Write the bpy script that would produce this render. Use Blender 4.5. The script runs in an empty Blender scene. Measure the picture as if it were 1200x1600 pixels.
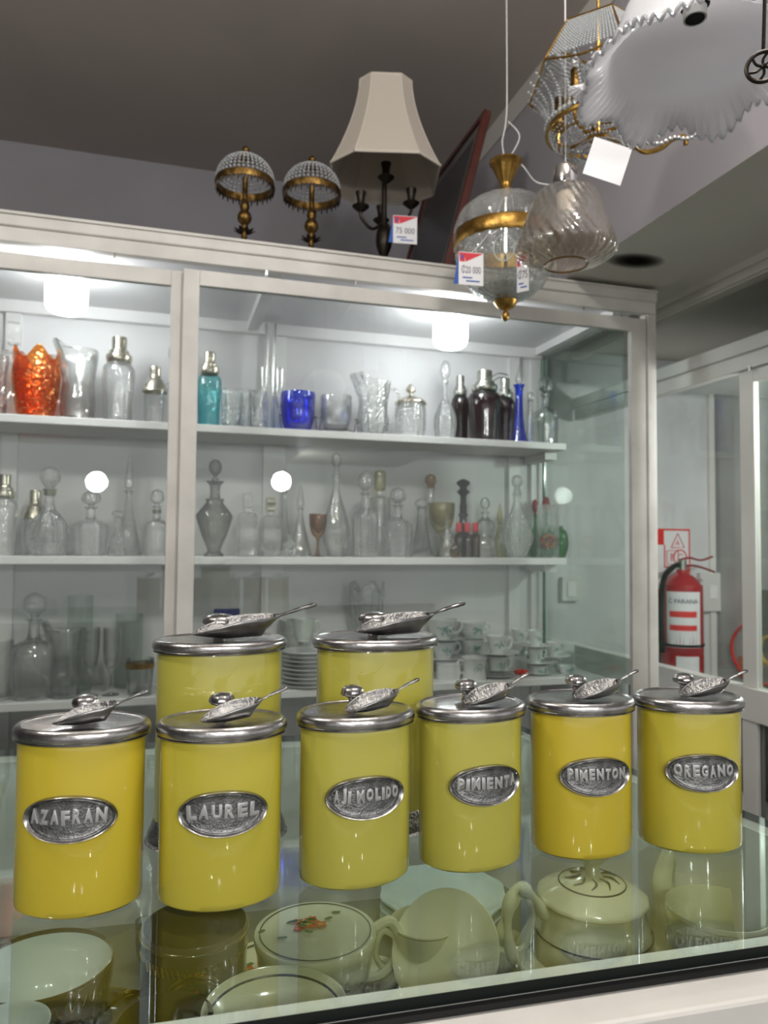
import bpy, bmesh, math, random
from mathutils import Vector, Matrix
random.seed(7)
PI = math.pi
S = bpy.context.scene
C = S.collection

# ------------------------------------------------------------------ camera, world, lights, exposure
CZ, FPX = 1.22, 1157.0
YAW, PITCH, ROLL = math.radians(16.5), math.radians(2.6), math.radians(0.5)
_f = Vector((math.sin(YAW)*math.cos(PITCH), math.cos(YAW)*math.cos(PITCH), math.sin(PITCH)))
_r0 = Vector((math.cos(YAW), -math.sin(YAW), 0)); _u0 = _r0.cross(_f)
_r = _r0*math.cos(ROLL) + _u0*math.sin(ROLL); _u = _u0*math.cos(ROLL) - _r0*math.sin(ROLL)
cam_d = bpy.data.cameras.new('camera'); cam = bpy.data.objects.new('camera', cam_d); C.objects.link(cam)
m = Matrix((( _r.x, _u.x, -_f.x, 0), (_r.y, _u.y, -_f.y, 0), (_r.z, _u.z, -_f.z, CZ), (0, 0, 0, 1)))
cam.matrix_world = m
cam_d.sensor_fit = 'VERTICAL'; cam_d.sensor_height = 24.0; cam_d.sensor_width = 18.0
cam_d.lens = FPX/1600*24.0
cam_d.clip_start = .02
cam_d.dof.use_dof = True; cam_d.dof.focus_distance = .68; cam_d.dof.aperture_fstop = 6.5
S.camera = cam

def ray(px, py):
    return _f + _r*(px-600)/FPX - _u*(py-800)/FPX
def at(px, py, x=None, y=None, z=None):
    d = ray(px, py)
    t = (z-CZ)/d.z if z is not None else (x/d.x if x is not None else y/d.y)
    return Vector((0, 0, CZ)) + d*t
def mpp(p):                                   # metres per pixel at a point
    return (Vector(p)-Vector((0, 0, CZ))).dot(_f)/FPX

S.view_settings.view_transform = 'Standard'; S.view_settings.look = 'None'
S.view_settings.exposure = 0.17; S.view_settings.gamma = 1.0; S.view_settings.use_curve_mapping = False
cy = S.cycles
cy.max_bounces = 10; cy.diffuse_bounces = 4; cy.glossy_bounces = 5; cy.transmission_bounces = 6
cy.transparent_max_bounces = 64; cy.sample_clamp_indirect = 30.0; cy.sample_clamp_direct = 0
cy.use_denoising = True; cy.caustics_reflective = False; cy.caustics_refractive = False

W = bpy.data.worlds.new('world'); S.world = W; W.use_nodes = True
wn = W.node_tree; bg = wn.nodes['Background']; bg.inputs[0].default_value = (.92, .92, .91, 1); bg.inputs[1].default_value = .74

def area(name, loc, size, power, target, color=(1, 1, 1), sy=None):
    l = bpy.data.lights.new(name, 'AREA'); l.energy = power; l.size = size; l.color = color
    if sy: l.shape = 'RECTANGLE'; l.size_y = sy
    o = bpy.data.objects.new(name, l); C.objects.link(o); o.location = loc
    o.rotation_euler = (Vector(target)-Vector(loc)).to_track_quat('-Z', 'Y').to_euler()
    return o
def point(name, loc, power, rad=.05, color=(1, .99, .97)):
    l = bpy.data.lights.new(name, 'POINT'); l.energy = power; l.shadow_soft_size = rad; l.color = color
    o = bpy.data.objects.new(name, l); C.objects.link(o); o.location = loc; return o
point('ceiling_fill_light', (-.9, .5, 2.52), 26, .10, (1, .97, .93))  # added fill pair without a visible fixture, lifts the ceiling and room
point('ceiling_fill_light', (.45, .45, 2.58), 30, .10, (1, .97, .93))
point('showcase_fill_light', (1.98, 1.45, 1.62), 20, .05)  # added fill, no known lamp here; brightens showcase and alcove wall
for px, py, yy, pw in ((150, 752, 6.6, 30), (440, 752, 6.6, 30)):   # lamps across the shop, seen mirrored in the sliding glass
    v = at(px, py, y=yy); point('far_shop_bulb', (v.x, 4.0-yy, v.z), pw, .085)
def spot(name, loc, target, power, half, rad, color=(1, .98, .95)):
    l = bpy.data.lights.new(name, 'SPOT'); l.energy = power; l.spot_size = math.radians(2*half); l.spot_blend = .25; l.shadow_soft_size = rad; l.color = color
    o = bpy.data.objects.new(name, l); C.objects.link(o); o.location = loc
    o.rotation_euler = (Vector(target)-Vector(loc)).to_track_quat('-Z', 'Y').to_euler()
for x, y, z in ((-.65, -1.7, 2.2), (-.2, -1.8, 2.26), (.75, -1.9, 2.24), (1.5, -1.6, 2.2), (.3, -2.4, 2.2)):
    spot('shop_spotlight', (x, y, z), (.22, .62, .78), 28, 10, .035)

# ------------------------------------------------------------------ materials
def _new(name):
    mt = bpy.data.materials.new(name); mt.use_nodes = True
    nt = mt.node_tree; nt.nodes.clear()
    out = nt.nodes.new('ShaderNodeOutputMaterial'); return mt, nt, out
def _noise(nt, scale, detail=3, mapping=None):
    tc = nt.nodes.new('ShaderNodeTexCoord'); n = nt.nodes.new('ShaderNodeTexNoise')
    n.inputs['Scale'].default_value = scale; n.inputs['Detail'].default_value = detail
    if mapping:
        mp = nt.nodes.new('ShaderNodeMapping'); mp.inputs['Scale'].default_value = mapping
        nt.links.new(tc.outputs['Object'], mp.inputs[0]); nt.links.new(mp.outputs[0], n.inputs['Vector'])
    else: nt.links.new(tc.outputs['Object'], n.inputs['Vector'])
    return n
def pmat(name, col, rough=.5, metal=0, bump=0, bscale=40, col2=None, cscale=6, coat=0, spec=.5, emit=None, mapping=None, sheen=0, sss=0):
    mt, nt, out = _new(name)
    b = nt.nodes.new('ShaderNodeBsdfPrincipled'); nt.links.new(b.outputs[0], out.inputs[0])
    b.inputs['Base Color'].default_value = (*col, 1); b.inputs['Roughness'].default_value = rough
    b.inputs['Metallic'].default_value = metal; b.inputs['Coat Weight'].default_value = coat
    b.inputs['Coat Roughness'].default_value = .03; b.inputs['Coat IOR'].default_value = 1.5; b.inputs['Specular IOR Level'].default_value = spec
    if col2:
        n = _noise(nt, cscale, 5, mapping); r = nt.nodes.new('ShaderNodeValToRGB')
        r.color_ramp.elements[0].position = .38; r.color_ramp.elements[1].position = .66
        r.color_ramp.elements[0].color = (*col, 1); r.color_ramp.elements[1].color = (*col2, 1)
        nt.links.new(n.outputs['Fac'], r.inputs[0]); nt.links.new(r.outputs[0], b.inputs['Base Color'])
    if bump:
        n = _noise(nt, bscale, 4); bp = nt.nodes.new('ShaderNodeBump'); bp.inputs['Strength'].default_value = bump
        bp.inputs['Distance'].default_value = .002
        nt.links.new(n.outputs['Fac'], bp.inputs['Height']); nt.links.new(bp.outputs[0], b.inputs['Normal'])
    if emit:
        b.inputs['Emission Color'].default_value = (*emit[0], 1); b.inputs['Emission Strength'].default_value = emit[1]
    return mt
def gmat(name, tint=(.96, .98, .97), edge=(.45, .5, .5), f0=.05, rough=.02, bump=0, bscale=60, power=5.0, wave=None, ep=1.6, diffuse=0, gloss=(1, 1, 1), refr=0):
    """thin clear glass: tinted see-through + Schlick mirror, light passes through it"""
    mt, nt, out = _new(name)
    lw = nt.nodes.new('ShaderNodeLayerWeight'); lw.inputs['Blend'].default_value = .5
    tr = nt.nodes.new('ShaderNodeBsdfTransparent'); gl = nt.nodes.new('ShaderNodeBsdfGlossy')
    gl.inputs['Roughness'].default_value = rough; gl.inputs[0].default_value = (*gloss, 1)
    pe = nt.nodes.new('ShaderNodeMath'); pe.operation = 'POWER'; pe.inputs[1].default_value = ep
    nt.links.new(lw.outputs['Facing'], pe.inputs[0])
    mx = nt.nodes.new('ShaderNodeMix'); mx.data_type = 'RGBA'
    mx.inputs[6].default_value = (*tint, 1); mx.inputs[7].default_value = (*edge, 1)
    nt.links.new(pe.outputs[0], mx.inputs[0]); nt.links.new(mx.outputs[2], tr.inputs[0])
    pw = nt.nodes.new('ShaderNodeMath'); pw.operation = 'POWER'; pw.inputs[1].default_value = power
    nt.links.new(lw.outputs['Facing'], pw.inputs[0])
    ma = nt.nodes.new('ShaderNodeMath'); ma.operation = 'MULTIPLY_ADD'; ma.inputs[1].default_value = 1-f0; ma.inputs[2].default_value = f0
    ma.use_clamp = True
    nt.links.new(pw.outputs[0], ma.inputs[0])
    ms = nt.nodes.new('ShaderNodeMixShader'); nt.links.new(ma.outputs[0], ms.inputs[0])
    nt.links.new(tr.outputs[0], ms.inputs[1]); nt.links.new(gl.outputs[0], ms.inputs[2])
    last = ms
    if refr:
        rf = nt.nodes.new('ShaderNodeBsdfGlass'); rf.inputs['IOR'].default_value = 1.4; rf.inputs['Roughness'].default_value = .02; rf.inputs[0].default_value = (*[min(1, c+.04) for c in tint], 1)
        m3 = nt.nodes.new('ShaderNodeMixShader'); m3.inputs[0].default_value = refr
        nt.links.new(ms.outputs[0], m3.inputs[1]); nt.links.new(rf.outputs[0], m3.inputs[2]); last = m3
    if diffuse:
        df = nt.nodes.new('ShaderNodeBsdfDiffuse'); df.inputs[0].default_value = (.85, .87, .87, 1)
        m2 = nt.nodes.new('ShaderNodeMixShader'); m2.inputs[0].default_value = diffuse
        nt.links.new(last.outputs[0], m2.inputs[1]); nt.links.new(df.outputs[0], m2.inputs[2]); last = m2
    nt.links.new(last.outputs[0], out.inputs[0])
    if bump:
        if wave:
            tc = nt.nodes.new('ShaderNodeTexCoord'); n = nt.nodes.new('ShaderNodeTexVoronoi'); n.inputs['Scale'].default_value = bscale
            nt.links.new(tc.outputs['Object'], n.inputs['Vector']); o = n.outputs['Distance']
        else: n = _noise(nt, bscale, 2); o = n.outputs['Fac']
        bp = nt.nodes.new('ShaderNodeBump'); bp.inputs['Strength'].default_value = bump; bp.inputs['Distance'].default_value = .004
        nt.links.new(o, bp.inputs['Height'])
        for q in (lw, gl): nt.links.new(bp.outputs[0], q.inputs['Normal'])
    return mt

M = dict(
 white=pmat('white_paint', (.80, .80, .77), .35, bump=.15, bscale=25, col2=(.74, .73, .69), cscale=4),
 whiteworn=pmat('white_paint_worn', (.74, .72, .68), .5, bump=.5, bscale=18, col2=(.62, .60, .56), cscale=7),
 shelf=pmat('shelf_paint', (.88, .87, .87), .35),
 inner=pmat('cabinet_panel_paint', (.82, .81, .82), .45, col2=(.77, .765, .775), cscale=3),
 wall=pmat('wall_paint', (.33, .32, .345), .8, col2=(.30, .29, .31), cscale=2, bump=.1),
 wallw=pmat('alcove_paint', (.72, .73, .74), .6, col2=(.62, .63, .64), cscale=3),
 rwall=pmat('side_wall_paint', (.50, .50, .49), .35, col2=(.36, .36, .35), cscale=2.5),
 ceil=pmat('ceiling_paint', (.52, .47, .43), .9, col2=(.46, .42, .385), cscale=1.5),
 soffit=pmat('soffit_paint', (.74, .72, .64), .7, col2=(.68, .66, .59), cscale=2),
 beam=pmat('beam_paint', (.42, .40, .43), .75, col2=(.38, .36, .38), cscale=2),
 strip=pmat('beam_cornice_paint', (.62, .59, .55), .7),
 floor=pmat('floor_tile', (.30, .29, .27), .4),
 dark=pmat('dark_panel', (.10, .105, .09), .5),
 counterin=pmat('counter_interior', (.13, .135, .11), .5),
 black=pmat('black_rubber', (.004, .0045, .0045), .6, spec=.2),
 soot=pmat('soot_stain', (.02, .018, .015), .9),
 yellow=pmat('yellow_glaze', (.50, .43, .042), .3, col2=(.55, .475, .055), cscale=9, coat=1, mapping=(1, 1, .2)),
 yellow2=pmat('golden_yellow_glaze', (.56, .44, .033), .3, col2=(.61, .48, .038), cscale=8, coat=1, mapping=(1, 1, .2)),
 yellow3=pmat('pale_yellow_glaze', (.46, .425, .068), .3, col2=(.51, .47, .08), cscale=8, coat=1, mapping=(1, 1, .2)),
 pewter=pmat('pewter', (.33, .32, .32), .27, 1, bump=.35, bscale=70, col2=(.56, .55, .54), cscale=45),
 pewterd=pmat('dark_pewter', (.17, .17, .17), .42, 1, bump=.35, bscale=520, col2=(.30, .30, .30), cscale=140),
 pewters=pmat('smooth_grey_pewter', (.20, .20, .20), .33, 1, bump=.25, bscale=90, col2=(.34, .34, .34), cscale=50),
 pewterl=pmat('polished_pewter', (.50, .50, .50), .42, .55, bump=.1, bscale=200),
 pewterh=pmat('hammered_pewter', (.26, .255, .25), .3, 1, bump=1.0, bscale=330, col2=(.48, .47, .46), cscale=90),
 silver=pmat('silver_cap', (.62, .58, .48), .22, 1, bump=.2, bscale=90),
 steel=pmat('steel_cap', (.52, .52, .48), .25, 1),
 chrome=pmat('chrome', (.75, .75, .75), .08, 1),
 brass=pmat('brass', (.38, .21, .05), .3, 1, bump=.5, bscale=160, col2=(.55, .34, .09), cscale=40),
 antique=pmat('antique_brass', (.12, .07, .02), .35, 1, bump=.6, bscale=200, col2=(.30, .18, .055), cscale=60),
 bronze=pmat('dark_bronze', (.035, .028, .022), .4, .8, bump=.4, bscale=100),
 fabric=pmat('cream_shade_fabric', (.60, .54, .46), .85, bump=.2, bscale=300),
 fabtrim=pmat('cream_shade_trim', (.70, .64, .55), .8),
 redwood=pmat('red_brown_wood', (.10, .022, .016), .3, col2=(.06, .014, .01), cscale=10),
 mount=pmat('grey_picture_mount', (.16, .15, .15), .3),
 print=pmat('dark_picture_print', (.035, .036, .042), .25),
 card=pmat('white_card', (.86, .86, .88), .6), ink=pmat('pen_ink', (.10, .09, .13), .7),
 tred=pmat('tag_red', (.72, .04, .06), .6), tblue=pmat('tag_blue', (.02, .10, .42), .6),
 porcelain=pmat('white_porcelain', (.80, .83, .82), .12, coat=.4),
 cream=pmat('cream_glaze', (.68, .66, .47), .12, col2=(.63, .61, .43), cscale=12, coat=.5),
 brown=pmat('brown_glaze', (.075, .05, .028), .15, coat=.5),
 greyc=pmat('pale_grey_glaze', (.60, .64, .60), .12, coat=.5),
 gold=pmat('gold_line', (.75, .48, .10), .25, 1), navy=pmat('navy_line', (.02, .03, .06), .3),
 cobalt=pmat('cobalt_mark', (.03, .05, .32), .3), greenleaf=pmat('leaf_green', (.10, .18, .06), .4),
 orange=pmat('orange_flower', (.62, .08, .02), .3), teal=pmat('teal_motif', (.30, .47, .45), .4),
 turq=pmat('turquoise_glaze', (.55, .66, .64), .15, coat=.5),
 red=pmat('extinguisher_red', (.42, .012, .02), .25, coat=.4), signred=pmat('sign_red', (.78, .03, .03), .5),
 dred=pmat('dark_red', (.30, .010, .018), .4), ywl=pmat('sign_yellow', (.70, .42, .05), .5), tomato=pmat('sign_orange', (.60, .16, .08), .6),
 bluebox=pmat('navy_box', (.012, .018, .14), .5), switch=pmat('switch_plastic', (.72, .72, .70), .35),
 opal=None, bulb=pmat('led_bulb_glow', (1, 1, 1), .4, emit=((.95, .985, 1), 24)),
 # glasses
 edgeg=pmat('green_glass_edge', (.10, .22, .16), .1),
 pane=gmat('clear_pane', (.95, .965, .955), (.80, .86, .83), f0=.045, rough=.0, gloss=(.9, .97, .94)),
 spane=gmat('side_pane', (.90, .945, .92), (.80, .87, .83), f0=.07, rough=.03, gloss=(.85, .95, .90)),
 top=gmat('counter_glass', (.92, .95, .93), (.83, .91, .87), f0=.05, rough=.012, gloss=(.93, 1, .97)),
 topedge=pmat('dark_glass_edge', (.004, .007, .006), .45, spec=.2),
 shelfg=gmat('glass_shelf', (.86, .91, .88), (.7, .8, .75), f0=.045, rough=.01),
 glass=gmat('clear_glassware', (.98, .985, .98), (.25, .28, .27), f0=.15, rough=.035, bump=.6, bscale=34, ep=1.3, power=2.6, refr=.35),
 cut=gmat('cut_glassware', (.97, .975, .97), (.26, .29, .28), f0=.22, rough=.04, bump=1.0, bscale=105, wave=1, ep=1.3, power=2.2, refr=.40, diffuse=.03),
 smoke=gmat('smoky_glass', (.68, .68, .66), (.07, .075, .07), f0=.07, rough=.03, bump=.2, ep=1.4),
 orangeg=gmat('orange_carnival_glass', (.98, .50, .16), (.80, .20, .03), f0=.14, rough=.15, bump=1.0, bscale=70, wave=1, gloss=(1, .7, .3)),
 blueg=gmat('cobalt_glass', (.10, .26, .98), (.01, .06, .62), f0=.08, rough=.04, bump=.4, bscale=40),
 tealg=gmat('teal_glass', (.45, .88, .90), (.05, .50, .55), f0=.08, rough=.05, bump=.7, bscale=60),
 purpleg=gmat('purple_glass', (.22, .10, .16), (.05, .02, .05), f0=.08, rough=.05),
 amberg=gmat('amber_glass', (.72, .52, .26), (.30, .18, .06), f0=.08, rough=.05, bump=.4),
 brownr=gmat('brown_bottle_glass', (.42, .20, .16), (.15, .05, .04), f0=.08, rough=.05),
 greeng=gmat('green_glass', (.05, .50, .12), (.0, .15, .03), f0=.08, rough=.04),
 darkg=gmat('dark_violet_glass', (.20, .15, .17), (.04, .03, .04), f0=.08, rough=.05),
 yellowg=gmat('pale_yellow_glass', (.80, .76, .55), (.40, .36, .18), f0=.09, rough=.05, bump=.5),
 rose=gmat('champagne_glass', (.86, .79, .70), (.45, .38, .28), f0=.10, rough=.06, ep=1.1, power=3, diffuse=.08),
 frost=gmat('etched_glass', (.86, .88, .84), (.45, .48, .44), f0=.12, rough=.10, bump=1.0, bscale=75, wave=1, power=3, diffuse=.22),
 crystal=gmat('crystal_beads', (.60, .68, .72), (.26, .32, .36), f0=.35, rough=.05, power=2, diffuse=.32),
 clearedge=gmat('clear_crimped_edge', (.92, .93, .95), (.6, .62, .66), f0=.22, rough=.05, power=2, diffuse=.12),
)
def opal_mat():
    mt, nt, out = _new('white_opal_glass')
    d = nt.nodes.new('ShaderNodeBsdfPrincipled'); d.inputs['Base Color'].default_value = (.88, .88, .89, 1); d.inputs['Roughness'].default_value = .12
    t = nt.nodes.new('ShaderNodeBsdfTranslucent'); t.inputs[0].default_value = (.9, .9, .93, 1)
    ms = nt.nodes.new('ShaderNodeMixShader'); ms.inputs[0].default_value = .5
    nt.links.new(d.outputs[0], ms.inputs[1]); nt.links.new(t.outputs[0], ms.inputs[2]); nt.links.new(ms.outputs[0], out.inputs[0])
    return mt
M['opal'] = opal_mat()

# ------------------------------------------------------------------ mesh helpers
class MB:
    def __init__(s): s.v = []; s.f = []; s.mi = []
    def add(s, vs, fs, k=0):
        o = len(s.v); s.v += [tuple(v) for v in vs]; s.f += [tuple(i+o for i in f) for f in fs]; s.mi += [k]*len(fs); return s
    def box(s, a, b, k=0):
        x0, y0, z0 = a; x1, y1, z1 = b
        vs = [(x, y, z) for z in (z0, z1) for y in (y0, y1) for x in (x0, x1)]
        return s.add(vs, [(0, 2, 3, 1), (4, 5, 7, 6), (0, 1, 5, 4), (2, 6, 7, 3), (0, 4, 6, 2), (1, 3, 7, 5)], k)
    def lathe(s, prof, n=28, sx=1, sy=1, c=(0, 0, 0), mod=None, k=0, close=False):
        vs = []; m_ = len(prof)
        for (r, z) in prof:
            for i in range(n):
                a = 2*PI*i/n; q = r*(mod(a, z) if mod else 1)
                vs.append((c[0]+q*sx*math.cos(a), c[1]+q*sy*math.sin(a), c[2]+z))
        fs = []
        for j in range(m_-1 if not close else m_):
            j2 = (j+1) % m_
            for i in range(n):
                i2 = (i+1) % n
                fs.append((j*n+i, j*n+i2, j2*n+i2, j2*n+i))
        return s.add(vs, fs, k)
    def tube(s, pts, rad, n=8, k=0, flat=1.0, cap=True):
        pts = [Vector(p) for p in pts]; m_ = len(pts)
        if not hasattr(rad, '__len__'): rad = [rad]*m_
        vs = []; prev = None
        for i, p in enumerate(pts):
            t = (pts[min(i+1, m_-1)]-pts[max(i-1, 0)]).normalized()
            if prev is None:
                a = Vector((0, 0, 1)) if abs(t.z) < .9 else Vector((0, 1, 0))
                nx = t.cross(a).normalized()
            else: nx = (prev - t*prev.dot(t)).normalized()
            prev = nx; ny = t.cross(nx)
            for q in range(n):
                an = 2*PI*q/n; vs.append(p + nx*math.cos(an)*rad[i] + ny*math.sin(an)*rad[i]*flat)
        fs = [(i*n+q, i*n+(q+1) % n, (i+1)*n+(q+1) % n, (i+1)*n+q) for i in range(m_-1) for q in range(n)]
        if cap: fs += [tuple(range(n))[::-1], tuple((m_-1)*n+q for q in range(n))]
        return s.add(vs, fs, k)
    def bead(s, c, r, k=0, n=6):
        vs = [(c[0], c[1], c[2]+r)] + [(c[0]+r*.9*math.cos(2*PI*i/n), c[1]+r*.9*math.sin(2*PI*i/n), c[2]+r*.4) for i in range(n)] + \
             [(c[0]+r*.9*math.cos(2*PI*(i+.5)/n), c[1]+r*.9*math.sin(2*PI*(i+.5)/n), c[2]-r*.4) for i in range(n)] + [(c[0], c[1], c[2]-r)]
        fs = [(0, 1+i, 1+(i+1) % n) for i in range(n)]
        for i in range(n):
            fs += [(1+i, 1+n+i, 1+(i+1) % n), (1+(i+1) % n, 1+n+i, 1+n+(i+1) % n), (1+2*n, 1+n+(i+1) % n, 1+n+i)]
        return s.add(vs, fs, k)
    def build(s, name, mats, parent=None, smooth=True, loc=None, mesh_only=False, bevel=0, solid=0):
        me = bpy.data.meshes.new(name); me.from_pydata(s.v, [], s.f)
        if not isinstance(mats, (list, tuple)): mats = [mats]
        for q in mats: me.materials.append(q)
        me.polygons.foreach_set('material_index', s.mi)
        me.update(); bm = bmesh.new(); bm.from_mesh(me)
        bmesh.ops.remove_doubles(bm, verts=bm.verts, dist=1e-6)
        bmesh.ops.recalc_face_normals(bm, faces=bm.faces); bm.to_mesh(me); bm.free()
        o = bpy.data.objects.new(name, me); C.objects.link(o)
        if parent: o.parent = parent
        if loc: o.location = loc
        if smooth:
            me.polygons.foreach_set('use_smooth', [True]*len(me.polygons))
            me.set_sharp_from_angle(angle=math.radians(38))
        if solid:
            q = o.modifiers.new('solid', 'SOLIDIFY'); q.thickness = solid; q.offset = 0
        if bevel:
            q = o.modifiers.new('bevel', 'BEVEL'); q.width = bevel; q.segments = 2; q.limit_method = 'ANGLE'
        return o
def smoothp(p, k=3):
    out = []
    for i in range(len(p)-1):
        p0 = p[max(i-1, 0)]; p1 = p[i]; p2 = p[i+1]; p3 = p[min(i+2, len(p)-1)]
        for j in range(k):
            t = j/k
            out.append(tuple(.5*((2*b)+(-a+c)*t+(2*a-5*b+4*c-d)*t*t+(-a+3*b-3*c+d)*t**3) for a, b, c, d in zip(p0, p1, p2, p3)))
    out.append(p[-1]); return [(max(0, q[0]), *q[1:]) for q in out]
def bez(pts, k=8):
    pts = [Vector(p) for p in pts]; out = []
    for i in range(len(pts)-1):
        p0 = pts[max(i-1, 0)]; p1 = pts[i]; p2 = pts[i+1]; p3 = pts[min(i+2, len(pts)-1)]
        for j in range(k):
            t = j/k; out.append(.5*((2*p1)+(p2-p0)*t+(2*p0-5*p1+4*p2-p3)*t*t+(3*p1-p0-3*p2+p3)*t**3))
    out.append(pts[-1]); return out
def thing(name, label, cat, loc=(0, 0, 0), rz=0, group=None):
    o = bpy.data.objects.new(name, None); C.objects.link(o); o.empty_display_size = .02
    o.location = loc; o.rotation_euler = (0, 0, rz); o['label'] = label; o['category'] = cat
    if group: o['group'] = group
    return o
def tag(o, label, cat, group=None):
    o['label'] = label; o['category'] = cat
    if group: o['group'] = group
    return o
def struct(o): o['kind'] = 'structure'; return o
def text_mesh(txt, size, depth=.0, bevel=0, offset=0, align='CENTER', res=3):
    cu = bpy.data.curves.new('t', 'FONT'); cu.body = txt; cu.size = size; cu.extrude = depth; cu.bevel_depth = bevel; cu.offset = offset
    cu.align_x = align; cu.align_y = 'CENTER'; cu.resolution_u = res; cu.bevel_resolution = 1
    o = bpy.data.objects.new('t', cu); C.objects.link(o)
    dg = bpy.context.evaluated_depsgraph_get(); me = bpy.data.meshes.new_from_object(o.evaluated_get(dg))
    vs = [v.co.copy() for v in me.vertices]; fs = [tuple(p.vertices) for p in me.polygons]
    bpy.data.objects.remove(o); bpy.data.curves.remove(cu); bpy.data.meshes.remove(me)
    return vs, fs

# ------------------------------------------------------------------ the room
ZC, YW, XB = 2.831, 3.2175, 1.176          # ceiling height, back wall, hanging beam face
XR, XW = 1.62, 2.36                        # right showcase front plane, right wall
struct(MB().box((-9, -9, -.05), (9, 3.4, 0)).build('floor', M['floor'], smooth=False))
struct(MB().box((-9, -9, ZC), (9, 3.4, ZC+.05)).build('ceiling', M['ceil'], smooth=False))
struct(MB().box((-9, YW, 0), (XW+.1, YW+.08, ZC)).build('wall_back', M['wall'], smooth=False))
struct(MB().box((-9.08, -9, 0), (-9, 3.3, ZC)).build('wall_left', M['wall'], smooth=False))
struct(MB().box((XW, .0, 0), (XW+.08, YW, ZC)).build('wall_right', M['rwall'], smooth=False))
struct(MB().box((1.52, 2.75, 0), (XW, YW, 2.05)).build('wall_alcove', M['wallw'], smooth=False))
b = MB(); b.box((XB, -3.5, 2.052), (XW, YW, ZC)); bo = b.build('ceiling_beam', [M['beam'], M['soffit']], smooth=False); struct(bo)
for p in bo.data.polygons:
    if p.normal.z < -.5: p.material_index = 1
struct(MB().box((XB-.008, -3.5, ZC-.085), (XB, YW, ZC)).build('trim_1', M['strip'], smooth=False))
struct(MB().box((2.318, 2.735, 0), (2.345, 2.75, 2.05)).build('trim_2', M['white'], smooth=False))
struct(MB().box((XR-.02, .2, 1.995), (XR+.02, 2.68, 2.052)).box((XR-.03, .2, 2.0), (XR-.02, 2.68, 2.012)).box((XR-.03, .2, 2.03), (XR-.02, 2.68, 2.052)).build('trim_3', M['soffit'], smooth=False))
st = at(993, 408, z=2.051)
b = MB(); vs = []
n = 22
for i in range(n):
    a = 2*PI*i/n; rr = .055*(1+.35*math.sin(3*a)+.15*math.sin(7*a+1)); vs.append((st.x+rr*1.1*math.cos(a), st.y+rr*.6*math.sin(a), 2.0512))
b.add(vs, [tuple(range(n))]); b.add([(x, y, 2.0502) for x, y, z in vs], [tuple(range(n))[::-1]])
def soot_mat():
    mt, nt, out = _new('soot'); tc = nt.nodes.new('ShaderNodeTexCoord'); g = nt.nodes.new('ShaderNodeTexGradient'); g.gradient_type = 'SPHERICAL'
    mp = nt.nodes.new('ShaderNodeMapping'); mp.vector_type = 'POINT'; mp.inputs['Scale'].default_value = (10.5, 17.5, 1)
    nt.links.new(tc.outputs['Object'], mp.inputs[0]); nt.links.new(mp.outputs[0], g.inputs[0])
    r = nt.nodes.new('ShaderNodeMath'); r.operation = 'MULTIPLY'; r.inputs[1].default_value = 1.05; r.use_clamp = True
    nt.links.new(g.outputs['Fac'], r.inputs[0])
    d = nt.nodes.new('ShaderNodeBsdfDiffuse'); d.inputs[0].default_value = (.02, .018, .015, 1); t = nt.nodes.new('ShaderNodeBsdfTransparent')
    ms = nt.nodes.new('ShaderNodeMixShader'); nt.links.new(r.outputs[0], ms.inputs[0]); nt.links.new(t.outputs[0], ms.inputs[1]); nt.links.new(d.outputs[0], ms.inputs[2])
    nt.links.new(ms.outputs[0], out.inputs[0]); return mt
b = MB(); b.box((-.10, -.06, -.0008), (.10, .06, 0))
tag(b.build('soot_stain', soot_mat(), smooth=False, loc=(st.x, st.y, 2.0518)), 'black smoke stain on the underside of the beam beyond the hanging shades', 'stain')

# ------------------------------------------------------------------ main display cabinet
Y0 = 2.0; CT = 2.042; XL, XE = -1.1, 1.492; YB = 2.60
cab = thing('display_cabinet', 'white framed glass-fronted display cabinet with shelves of glassware along back wall', 'cabinet', (0, 0, 0))
def part(name, mb, mt, par=None, **k): return mb.build(name, mt, par or cab, **k)
part('top_board', MB().box((XL, Y0+.005, CT-.018), (XE-.004, YB+.02, CT)), M['white'], smooth=False)
b = MB(); b.box((XL, Y0-.012, 2.005), (XE, Y0+.02, CT)).box((XL, Y0-.006, 1.966), (XE, Y0+.02, 2.003)).box((XL, Y0-.010, 2.003), (XE, Y0+.02, 2.0055)).box((XL, Y0-.017, 2.032), (XE, Y0+.02, 2.038))
part('fascia', b, M['whiteworn'], smooth=False, bevel=.0015)
part('ceiling_panel', MB().box((XL, Y0+.05, 1.995), (XE-.02, YB, 2.005)), M['inner'], smooth=False)
b = MB(); b.box((.262, Y0+.05, 1.965), (.300, YB, 1.9945)).box((XL, YB-.03, 1.955), (1.40, YB-.001, 1.9945)).box((1.37, Y0+.05, 1.965), (1.40, YB-.031, 1.9945))
part('ceiling_batten', b, M['shelf'], smooth=False)
part('back_panel', MB().box((XL, YB, .2), (1.42, YB+.012, 2.0)), M['inner'], smooth=False)
b = MB()
for x0, x1 in ((-.50, -.455), (.325, .40), (1.265, 1.31), (1.36, 1.40)): b.box((x0, YB-.018, .2), (x1, YB-.001, 1.954))
part('back_batten', b, M['shelf'], smooth=False)
part('corner_post', MB().box((XE-.032, Y0-.006, .15), (XE, Y0+.03, 1.965)).box((XE-.037, Y0+.0, .15), (XE-.0325, Y0+.03, 1.965)), M['whiteworn'], smooth=False, bevel=.002)
part('side_glass', MB().box((1.412, Y0+.06, .75), (1.418, YB-.01, 1.965)), M['spane'], smooth=False)
part('glass_edge_strip', MB().box((1.398, YB-.05, .77), (1.403, YB-.035, 1.95)), M['edgeg'], smooth=False)
part('side_rail', MB().box((1.404, Y0+.04, .2), (1.43, YB+.012, .75)), M['inner'], smooth=False)
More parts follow.
